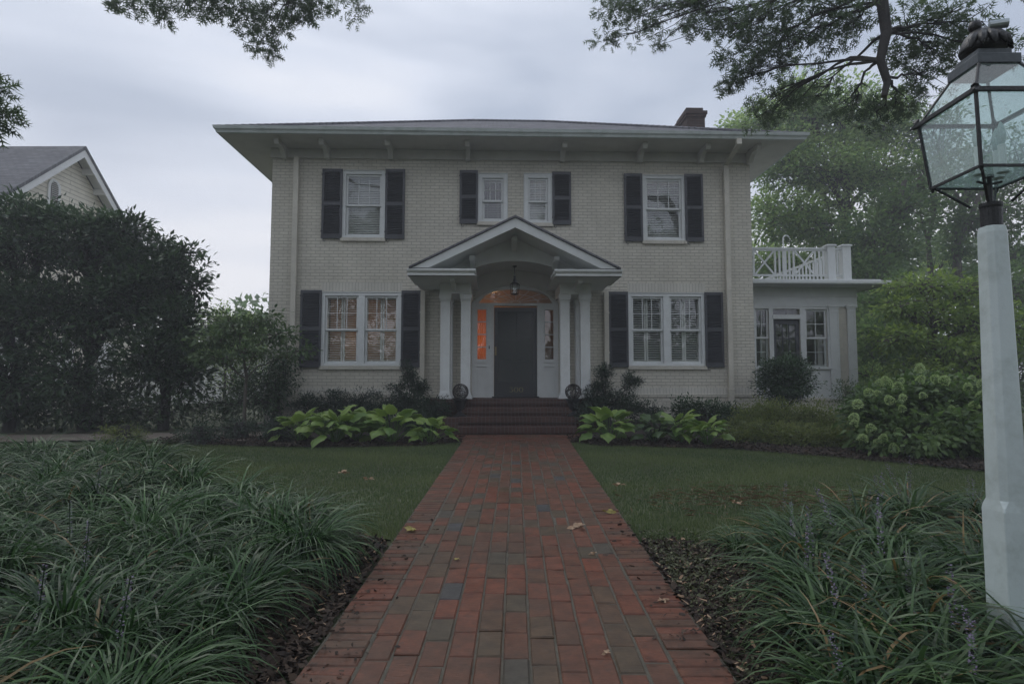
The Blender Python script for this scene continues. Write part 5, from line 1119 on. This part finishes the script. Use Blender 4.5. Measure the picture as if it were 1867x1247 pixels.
# ------------------------------------------------------------------ overhanging oaks (trunks stand out of frame)
okK = dict(per_sub=8, sub_spread=.03, size=.135, aspect=.8, tmpl=T_oak, droop=.05, tonevar=.2, flat=1.2, nmul=.88)
tr_ = [Vector((8.2, 5.2, .1)), Vector((8.0, 5.4, 3)), Vector((7.6, 5.8, 6)), Vector((6.2, 6.3, 8.3)), Vector((5.0, 6.6, 8.2)), W(1602, -60, 6.8), W(1608, 0, 6.8), W(1616, 60, 6.8), W(1605, 110, 6.8), W(1618, 150, 6.8), W(1612, 176, 6.8)]
b = tr_[0]; rg = np.random.default_rng(101)
oc = [cl(1120, 20, 8.6, .40, .3, 34), cl(1170, 40, 8.6, .4, .25, 34), cl(1240, 15, 8.4, .45, .30, 40), cl(1290, 25, 8.2, .4, .35, 40), cl(1330, 70, 8, .38, .38, 44), cl(1370, 110, 7.8, .36, .30, 40), cl(1340, 150, 7.9, .26, .18, 18), cl(1390, 40, 7.6, .45, .35, 46), cl(1440, 90, 7.5, .36, .30, 36),
      cl(1480, 30, 7.3, .42, .32, 40), cl(1530, 60, 7.2, .28, .25, 22), cl(1560, 20, 7, .3, .22, 20), cl(1420, 185, 8.2, .42, .18, 34), cl(1490, 175, 8.2, .42, .16, 30), cl(1560, 190, 7.9, .36, .16, 24), cl(1640, 190, 7.4, .3, .2, 20), cl(1680, 140, 7.2, .34, .34, 34), cl(1660, 60, 7.0, .34, .34, 34),
      cl(1720, 40, 7.0, .4, .34, 40), cl(1700, 100, 7.1, .3, .25, 24), cl(1790, 40, 6.9, .36, .28, 26), cl(1830, 95, 7, .2, .2, 12), cl(1600, 215, 7.6, .3, .14, 16), cl(1100, 75, 8.7, .16, .14, 8), cl(1210, 75, 8.5, .14, .12, 6), cl(1380, 215, 8.3, .3, .12, 16)]
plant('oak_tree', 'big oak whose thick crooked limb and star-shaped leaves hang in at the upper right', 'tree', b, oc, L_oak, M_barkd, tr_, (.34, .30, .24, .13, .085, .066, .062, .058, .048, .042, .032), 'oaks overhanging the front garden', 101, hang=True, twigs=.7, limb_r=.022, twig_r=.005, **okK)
tr_ = [Vector((-8.5, 3.6, .1)), Vector((-8.3, 3.8, 3.5)), Vector((-7.2, 4.6, 4.6)), W(-170, 120, 5.6), W(-220, -250, 6.8), W(60, -330, 7.8), W(300, -170, 8), W(440, -120, 8.2), W(560, -90, 8.3), W(650, -60, 8.3)]
oc = [cl(235, -8, 8, .28, .24, 26), cl(232, 18, 8, .10, .08, 6), cl(290, -5, 8, .28, .26, 24), cl(303, 22, 8, .12, .1, 7), cl(300, 42, 8, .07, .06, 3), cl(355, 5, 8, .36, .24, 36), cl(395, 5, 8.2, .3, .2, 24), cl(440, -10, 8.2, .5, .3, 44), cl(460, 40, 8.2, .25, .25, 26), cl(480, 80, 8.2, .22, .2, 20), cl(500, 100, 8.2, .14, .1, 8), cl(520, 10, 8.2, .45, .3, 44), cl(528, 50, 8.2, .14, .13, 9),
      cl(565, 10, 8.3, .25, .25, 22), cl(555, 35, 8.3, .16, .12, 8), cl(632, -5, 8.3, .22, .18, 18), cl(648, 22, 8.3, .10, .09, 6), cl(-5, 165, 5.5, .12, .14, 12), cl(5, 215, 5.5, .12, .14, 14), cl(-30, 190, 5.5, .2, .25, 16)]
plant('oak_tree', 'oak whose star-leaved sprays hang from the top edge at the upper left', 'tree', tr_[0], oc, L_oak, M_barkd, tr_, (.34, .30, .24, .14, .09, .06, .045, .035, .025, .015), 'oaks overhanging the front garden', 102, hang=True, twigs=.7, limb_r=.012, twig_r=.005, **okK)
# street trees behind the camera: shade the garden and show in the window glass
for i, (x, y, h_) in enumerate(((-9, -16, 9), (0.5, -20, 10), (10, -17, 9))):
    rg = np.random.default_rng(110 + i); cs_ = [(x + rg.uniform(-3.2, 3.2), y + rg.uniform(-2.5, 2.5), h_ + rg.uniform(-3.5, 3), 1.7, 1.7, 1.4, 60) for _ in range(15)]
    plant('street_tree', ('leafy street tree at the left behind the viewer', 'leafy street tree straight across the street', 'leafy street tree at the right behind the viewer')[i], 'tree', (x, y, -.1), cs_, L_oak, M_bark, [(x, y, -.1), (x + .1, y, 3), (x, y + .2, 6), (x, y, h_)], (.35, .12), 'street trees behind the viewer', 110 + i, twigs=.15, limb_r=.06, per_sub=12, sub_spread=.35, size=.36, aspect=.6)

# ------------------------------------------------------------------ lawn blades, mulch, leaves
def in_lawn(x, y):
    lb = np.interp(y, [p[0] for p in LB], [p[1] for p in LB]); fl = np.interp(x, [p[0] for p in FL], [p[1] for p in FL]); fr = np.interp(x, [p[0] for p in FR], [p[1] for p in FR])
    rb = np.interp(x, [p[1] for p in RB[1:]], [p[0] for p in RB[1:]])
    left = (x < -.965) & (x > lb) & (y > 4.8) & (y < fl); right = (x > .965) & (y > rb) & (y < fr)
    return left | right
rg = np.random.default_rng(5); n = 430000; x = rg.uniform(-7, 9.5, n); y = 4.4 + 6.4 * rg.random(n) ** 1.15
wob = .06 * np.sin(x * 9) + .05 * np.sin(y * 7 + 2)
keep = in_lawn(x, y + wob * .6); x, y = x[keep], y[keep]; n = len(x)
P = np.stack([x, y, gz(x, y) - .022], 1); az = rg.uniform(0, 2 * PI, n); pn_ = .5 + .5 * np.sin(x * 1.7 + np.sin(y * 1.3) * 2) * np.sin(y * 2.1 + 1)
hgt = rg.uniform(.025, .055, n) * (.75 + .4 * pn_); lean = rg.uniform(.1, .75, n); D = np.stack([np.cos(az) * lean, np.sin(az) * lean, np.ones(n)], 1)
edge = np.clip((5.9 - y) / 1.2, 0, 1); hgt = hgt * (1 + .5 * edge)
T_bl = (np.array([[0, -.5, 0], [.55, -.3, 0], [1, 0, -.25], [.55, .3, 0], [0, .5, 0]]), np.array([[0, 1, 4], [1, 3, 4], [1, 2, 3]]))
V, F, k = leafverts(P, D, hgt, .0055, T_bl, rg, updir=np.stack([np.cos(az), np.sin(az), np.zeros(n)], 1) + rg.normal(0, .3, (n, 3)))
tag(npmesh('lawn_grass', V, F, L_grass, None, np.repeat(np.clip(rg.normal(.15 + .5 * pn_, .2), 0, 1), k)), 'short mown grass of the lawns both sides of the path', 'grass', None, 'stuff')
# mulch chips
def scatter(name, regs, lm, label, cat, size, asp, tm=T_kite, seed=1, tilt=.35, dz=.012, flat=True):
    rg = np.random.default_rng(seed); Ps = []
    for (fx, n) in regs: Ps.append(fx(rg, n))
    P = np.concatenate(Ps); n = len(P); P = np.column_stack([P, gz(P[:, 0], P[:, 1]) + dz + rg.random(n) * .02]); az = rg.uniform(0, 2 * PI, n)
    D = np.stack([np.cos(az), np.sin(az), rg.normal(0, tilt, n)], 1); sz = size * rg.uniform(.4, 1.5, n)
    V, F, k = leafverts(P, D, sz, sz * asp * rg.uniform(.6, 1.4, n), tm, rg)
    return tag(npmesh(name, V, F, lm, None, np.repeat(np.clip(rg.beta(1.2, 3, n), 0, 1), k)), label, cat, None, 'stuff')
def rgn_left(rg, n): y = rg.uniform(1.2, 5.1, n); return np.column_stack([np.minimum(-.96, np.interp(y, [p[0] for p in LB], [p[1] for p in LB])) - .9 * rg.random(n) ** 1.3, y])
def rgn_right(rg, n): y = 1.2 + 3.6 * rg.random(n); return np.column_stack([.97 + 1.6 * rg.random(n) ** 1.3, y])
def rgn_front(rg, n):
    x = np.where(rg.random(n) < .45, rg.uniform(-6.5, -.95, n), rg.uniform(.95, 8, n)); e = np.where(x < 0, np.interp(x, [p[0] for p in FL], [p[1] for p in FL]), np.interp(x, [p[0] for p in FR], [p[1] for p in FR])); return np.column_stack([x, e + rg.random(n) ** 1.5 * 1.2])
T_chip = (np.array([[0, -.4, .0], [.6, -.5, .05], [1, -.1, 0], [.9, .45, -.03], [.1, .5, .03]]), np.array([[0, 1, 4], [1, 2, 3], [1, 3, 4]]))
scatter('mulch_chips', [(rgn_left, 15000), (rgn_right, 13000), (rgn_front, 16000)], L_chip, 'shredded bark mulch lying on the beds', 'mulch', .042, .45, T_chip, 3)
scatter('leaf_litter', [(rgn_left, 380), (rgn_right, 700)], L_tan, 'dry brown leaf scraps and shreds on the mulch', 'leaf litter', .034, .26, T_chip, 4, dz=.03)
def rgn_creep(rg, n):
    y = rg.normal(4.2, .45, n); x = .99 + np.abs(rg.normal(0, .42, n)); m_ = rg.random(n) < .7; y2 = rg.uniform(2.4, 4.4, n); x = np.where(m_, x, .98 + .35 * rg.random(n)); y = np.where(m_, np.clip(y, 3.2, 5.0), y2); return np.column_stack([x, y])
scatter('creeping_groundcover', [(rgn_creep, 3400)], L_creep, 'tiny-leaved creeping groundcover spilling to the path edge', 'groundcover', .022, .6, T_kite, 6, tilt=.8, dz=.03)
def rgn_straw(rg, n): t = rg.random(n); return np.column_stack([1.5 + 2.2 * t + rg.normal(0, .25, n), 6.1 + .45 * np.sin(t * 5) * .5 + rg.normal(0, .30, n)])
scatter('pine_straw', [(rgn_straw, 750)], L_straw, 'reddish pine straw strewn on the right lawn', 'pine straw', .09, .035, T_kite, 7, tilt=.15, dz=.030)
# debris on the path edge
def rgn_deb(rg, n): s = np.where(rg.random(n) < .5, -1, 1); y = 1.8 + 4 * rg.random(n) ** 1.2; return np.column_stack([s * (.95 - np.abs(rg.normal(0, .14, n))), y])
scatter('path_debris', [(rgn_deb, 420)], L_chip, 'bark crumbs and shreds scattered on the path borders', 'debris', .028, .35, T_chip, 8, tilt=.1, dz=.026)
# fallen leaves, each its own thing
def fallen(px, py, size, m, label, seed):
    d = ray(px, py); t = 3.0
    for _ in range(30): t = (float(gz(d.x * t, d.y * t)) - CAM_Z + .03) / d.z
    x, y = d.x * t, d.y * t; rg = np.random.default_rng(seed); n = 7
    P = np.zeros((n, 3)) + rg.normal(0, size * .10, (n, 3)) * [1, 1, .15]; az = rg.uniform(0, 6.3) + np.linspace(-2.2, 2.2, n); D = np.stack([np.cos(az), np.sin(az), rg.uniform(.0, .45, n)], 1)
    V, F, k = leafverts(P, D, size * rg.uniform(.4, .6, n), size * .3, T_oval, rg); o = npmesh('fallen_leaf', V, F, m, None, np.repeat(rg.random(n), k)); o.location = (x, y, float(gz(x, y)) + .032 + (abs(x) > .97) * .02)
    tag(o, label, 'leaf', 'fallen leaves')
for i, (px, py, s, m_, lab) in enumerate(((1055, 961, .17, L_tan, 'large curled tan leaf lying on the brick path right of centre'), (625, 866, .17, L_tan, 'pale tan leaf on the left lawn'), (752, 965, .14, L_yleaf, 'narrow yellow leaf on the left path border'), (1130, 888, .14, L_tan, 'pale leaf at the left edge of the right lawn'), (1341, 921, .13, L_tan, 'pale leaf beside the pine straw'), (1112, 934, .12, L_yleaf, 'yellowish leaf on the right path border'),
                                      (1104, 1190, .05, L_tan, 'tiny reddish leaf low on the path by the grey brick'), (1208, 1094, .07, L_tan, 'small pinkish leaf on the right border beside the mulch'), (1080, 1009, .06, L_tan, 'little brown leaf below the large curled one'), (672, 877, .12, L_tan, 'faded leaf on the left lawn, right of the other'), (835, 1020, .05, L_yleaf, 'tiny yellow leaf on the path left of centre'))):
    fallen(px, py, s, m_, lab, 130 + i)

# ------------------------------------------------------------------ liriope
def blades(P, az, L_, el0, droop, width, rng, NS=7):
    """arching strap blades; returns verts, quads"""
    n = len(P); t = np.linspace(0, 1, NS); dh = np.stack([np.cos(az), np.sin(az)], 1); sd = np.stack([-np.sin(az), np.cos(az)], 1)
    pos = P.copy(); V = np.zeros((n, NS, 2, 3)); el = el0.copy(); side = np.column_stack([sd, np.zeros(n)])
    tw = rng.normal(0, .35, n)
    for i in range(NS):
        w_ = width * (1 - t[i] ** 2.2) * (.55 + .45 * min(1, t[i] * 4)) + .0003
        d = np.column_stack([dh * np.cos(el)[:, None], np.sin(el)]); up = np.cross(d, side); s_ = side * np.cos(tw)[:, None] + up * np.sin(tw)[:, None]
        V[:, i, 0] = pos - s_ * w_[:, None] / 2; V[:, i, 1] = pos + s_ * w_[:, None] / 2
        pos = pos + d * (L_ / (NS - 1))[:, None]; el = el - droop / (NS - 1)
    q = np.array([[2 * i, 2 * i + 1, 2 * i + 3, 2 * i + 2] for i in range(NS - 1)]); F = q[None] + (np.arange(n) * NS * 2)[:, None, None]
    return V.reshape(-1, 3), F.reshape(-1, 4), NS * 2
rg = np.random.default_rng(77); Ps = []; cent = []
yy = 1.0
while yy < 9.0:
    e = lerp(LB, yy); x = min(-1.42, e - .36); 
    xmin = -.95 * max(yy, 1.4) - 1.0
    while x > xmin:
        cent.append((x + rg.normal(0, .08), yy + rg.normal(0, .08))); x -= .43
    yy += .40
cent = np.array(cent); nb_ = np.where(cent[:, 1] < 4.5, 190, np.where(cent[:, 1] < 7, 160, 120)); idx = np.repeat(np.arange(len(cent)), nb_); n = len(idx)
off = rg.normal(0, .045, (n, 2)); P = cent[idx] + off; P = np.column_stack([P, gz(P[:, 0], P[:, 1]) + .0])
# comb: blades lean outward and, near the bed edge, towards the path
az = np.arctan2(off[:, 1], off[:, 0]) + rg.normal(0, .35, n)
ed = np.clip(1 - (np.interp(P[:, 1], [p[0] for p in LB], [p[1] for p in LB]) - P[:, 0] - .35) / 1.2, 0, 1)
vx = np.cos(az) + ed * .55 + .08; vy = np.sin(az) - ed * .15; az = np.arctan2(vy, vx)
sc_ = rg.normal(1, .16, len(cent))[idx]
V, F, k = blades(P, az, rg.uniform(.36, .68, n) * sc_, R(86) - np.abs(rg.normal(0, .24, n)), rg.uniform(1.5, 3.0, n), rg.uniform(.010, .0175, n), rg)
ct = rg.normal(.4, .12, len(cent))[idx]
tag(npmesh('liriope_bed', V, F, L_lir, None, np.repeat(np.where(rg.random(n) < .018, 1.5, np.clip(ct + rg.normal(0, .3, n), 0, 1)), k)), 'mass of arching dark green liriope filling the left bed', 'liriope', None, 'stuff')
def spike(p, h, rng, lean=.1):
    d = nrm(np.array([[rng.normal(0, lean), rng.normal(0, lean), 1.0]]))[0]; n = 70; t = rng.random(n) * .48 + .52; a = rng.uniform(0, 6.3, n); r = .012 * (1.1 - t * .75)
    Q = p + d * (t * h)[:, None] + np.column_stack([np.cos(a) * r, np.sin(a) * r, np.zeros(n)]); V, F, k = leafverts(Q, np.column_stack([np.cos(a), np.sin(a), .4 * np.ones(n)]), .010, .010, T_kite, rng)
    return V, F, np.repeat(rng.random(n), k), [tuple(p), tuple(p + d * h)]
# flower spikes in the left bed
for i, (x, y) in enumerate(((-2.15, 2.75), (-1.65, 2.5), (-2.9, 4.0), (-3.6, 5.2), (-2.4, 3.4))):
    z = float(gz(x, y)); Vs, Fs, Ts, stp = spike(np.zeros(3), .52, rg); o = empty('liriope_flower_spike', (x, y, z), 0, 'lilac liriope flower spike standing in the left bed, ' + ('nearest the lower left corner', 'closest to the brick path', 'behind the two nearest spikes', 'farthest back of the five', 'in the middle of the five')[i], 'flower', 'flower spikes in the left bed')
    npmesh('flower', Vs, Fs, L_flow, o, Ts); MB().tube(stp, .0025, 4).build('stem', L_lir, o, recalc=False)
def tuft_mesh(seed, nbl, Lr=(.34, .60), lm=L_liry):
    rg = np.random.default_rng(seed); off = rg.normal(0, .05, (nbl, 2)); P = np.column_stack([off, np.zeros(nbl)]); az = np.arctan2(off[:, 1], off[:, 0]) + rg.normal(0, .45, nbl)
    V, F, k = blades(P, az, rg.uniform(*Lr, nbl), R(84) - np.abs(rg.normal(0, .33, nbl)), rg.uniform(1.4, 2.9, nbl), rg.uniform(.011, .018, nbl), rg)
    return npmesh('blades', V, F, lm, None, np.repeat(np.where(rg.random(nbl) < .05, 1.5, np.clip(rg.normal(.42, .32, nbl), 0, 1)), k), link_it=False)
tm = [tuft_mesh(200 + i, 150) for i in range(5)]
def spk_mesh(seed):
    rg = np.random.default_rng(seed); Vs, Fs, Ts, stp = spike(np.zeros(3), .50, rg, .18); return npmesh('flower_spike', Vs, Fs, L_flow, None, Ts, link_it=False)
sm = [spk_mesh(300 + i) for i in range(4)]
rd = random.Random(12)
TUFT = [(1.62, 4.55, .62, 'small lone liriope tuft with yellowing blades at the lawn corner near the path', 0), (2.15, 4.75, 1.0, 'liriope tuft at the lawn edge right of the lone small one', 1), (2.75, 4.95, 1.1, 'liriope tuft against the lawn, left of the tallest clump', 2), (3.25, 5.1, 1.3, 'tallest liriope tuft at the lawn edge with many spikes', 4), (3.85, 5.15, 1.15, 'liriope tuft against the lawn just left of the post', 2),
        (2.15, 4.15, 1.0, 'liriope tuft behind the leaf litter, one row back from the mulch', 1), (2.75, 4.25, 1.1, 'liriope tuft in the middle of the right bed', 2), (3.3, 4.3, 1.05, 'liriope tuft in the middle right of the bed, left of the post foot', 2), (1.95, 3.55, 1.0, 'liriope tuft leaning over the bare mulch', 2), (2.5, 3.6, 1.05, 'liriope tuft with brown blades in the third row', 1), (3.05, 3.7, 1.05, 'liriope tuft directly left of the white post', 1),
        (1.75, 2.95, 1.0, 'liriope tuft nearest the path, above the bottom edge', 2), (2.2, 3.05, 1.0, 'liriope tuft between the mulch and the post foot', 1), (2.02, 2.5, 1.0, 'liriope tuft at the bottom edge with a tall lilac spike', 3), (2.62, 2.62, .95, 'liriope tuft at the foot of the white post at the right', 1), (1.62, 2.35, .9, 'liriope tuft at the bottom edge nearest the path', 1), (4.3, 4.6, 1.1, 'liriope tuft behind the white post', 1), (3.7, 3.6, 1.1, 'liriope tuft right of the white post', 0), (2.35, 2.2, .9, 'liriope tuft in the lower right corner', 1), (4.5, 5.3, 1.1, 'liriope tuft at the lawn edge right of the post', 1)]
for i, (x, y, s, lab, ns) in enumerate(TUFT):
    if 0 < i and x < 3.2 and y < 4.5: x -= .26; s *= 1.18
    z = float(gz(x, y)); r = empty('liriope_tuft', (x, y, z), rd.uniform(0, 6.28), lab, 'liriope', 'liriope tufts in the right bed'); r.scale = (s, s, s * .95)
    o = bpy.data.objects.new('blades', tm[i % 5]); link(o, r)
    if i: o2 = bpy.data.objects.new('blades', tm[(i + 2) % 5]); link(o2, r); o2.rotation_euler = (0, 0, 2.1); o2.location = (.08, .06, 0)
    for k_ in range(ns):
        o = bpy.data.objects.new('flower_spike', sm[rd.randint(0, 3)]); link(o, r); o.location = (rd.uniform(-.12, .12), rd.uniform(-.12, .12), 0); o.rotation_euler = (rd.uniform(-.2, .2), rd.uniform(-.2, .2), rd.uniform(0, 6)); s2 = rd.uniform(.7, 1.1); o.scale = (s2,) * 3

# ------------------------------------------------------------------ added haze volume, lifts the dark tones and pales the far trees
q = NT('haze_air'); q.t.nodes.remove(q.b); pv = q.n('ShaderNodeVolumePrincipled'); pv.inputs['Density'].default_value = .0048; pv.inputs['Color'].default_value = (.92, .95, 1, 1); pv.inputs['Anisotropy'].default_value = .2
q.l(pv.outputs[0], q.o.inputs['Volume'])
tag(MB().box(-75, 75, -62, 75, -6, 30).build('haze', q.m), 'thin haze added to lift the dark tones', 'haze', None, 'stuff')
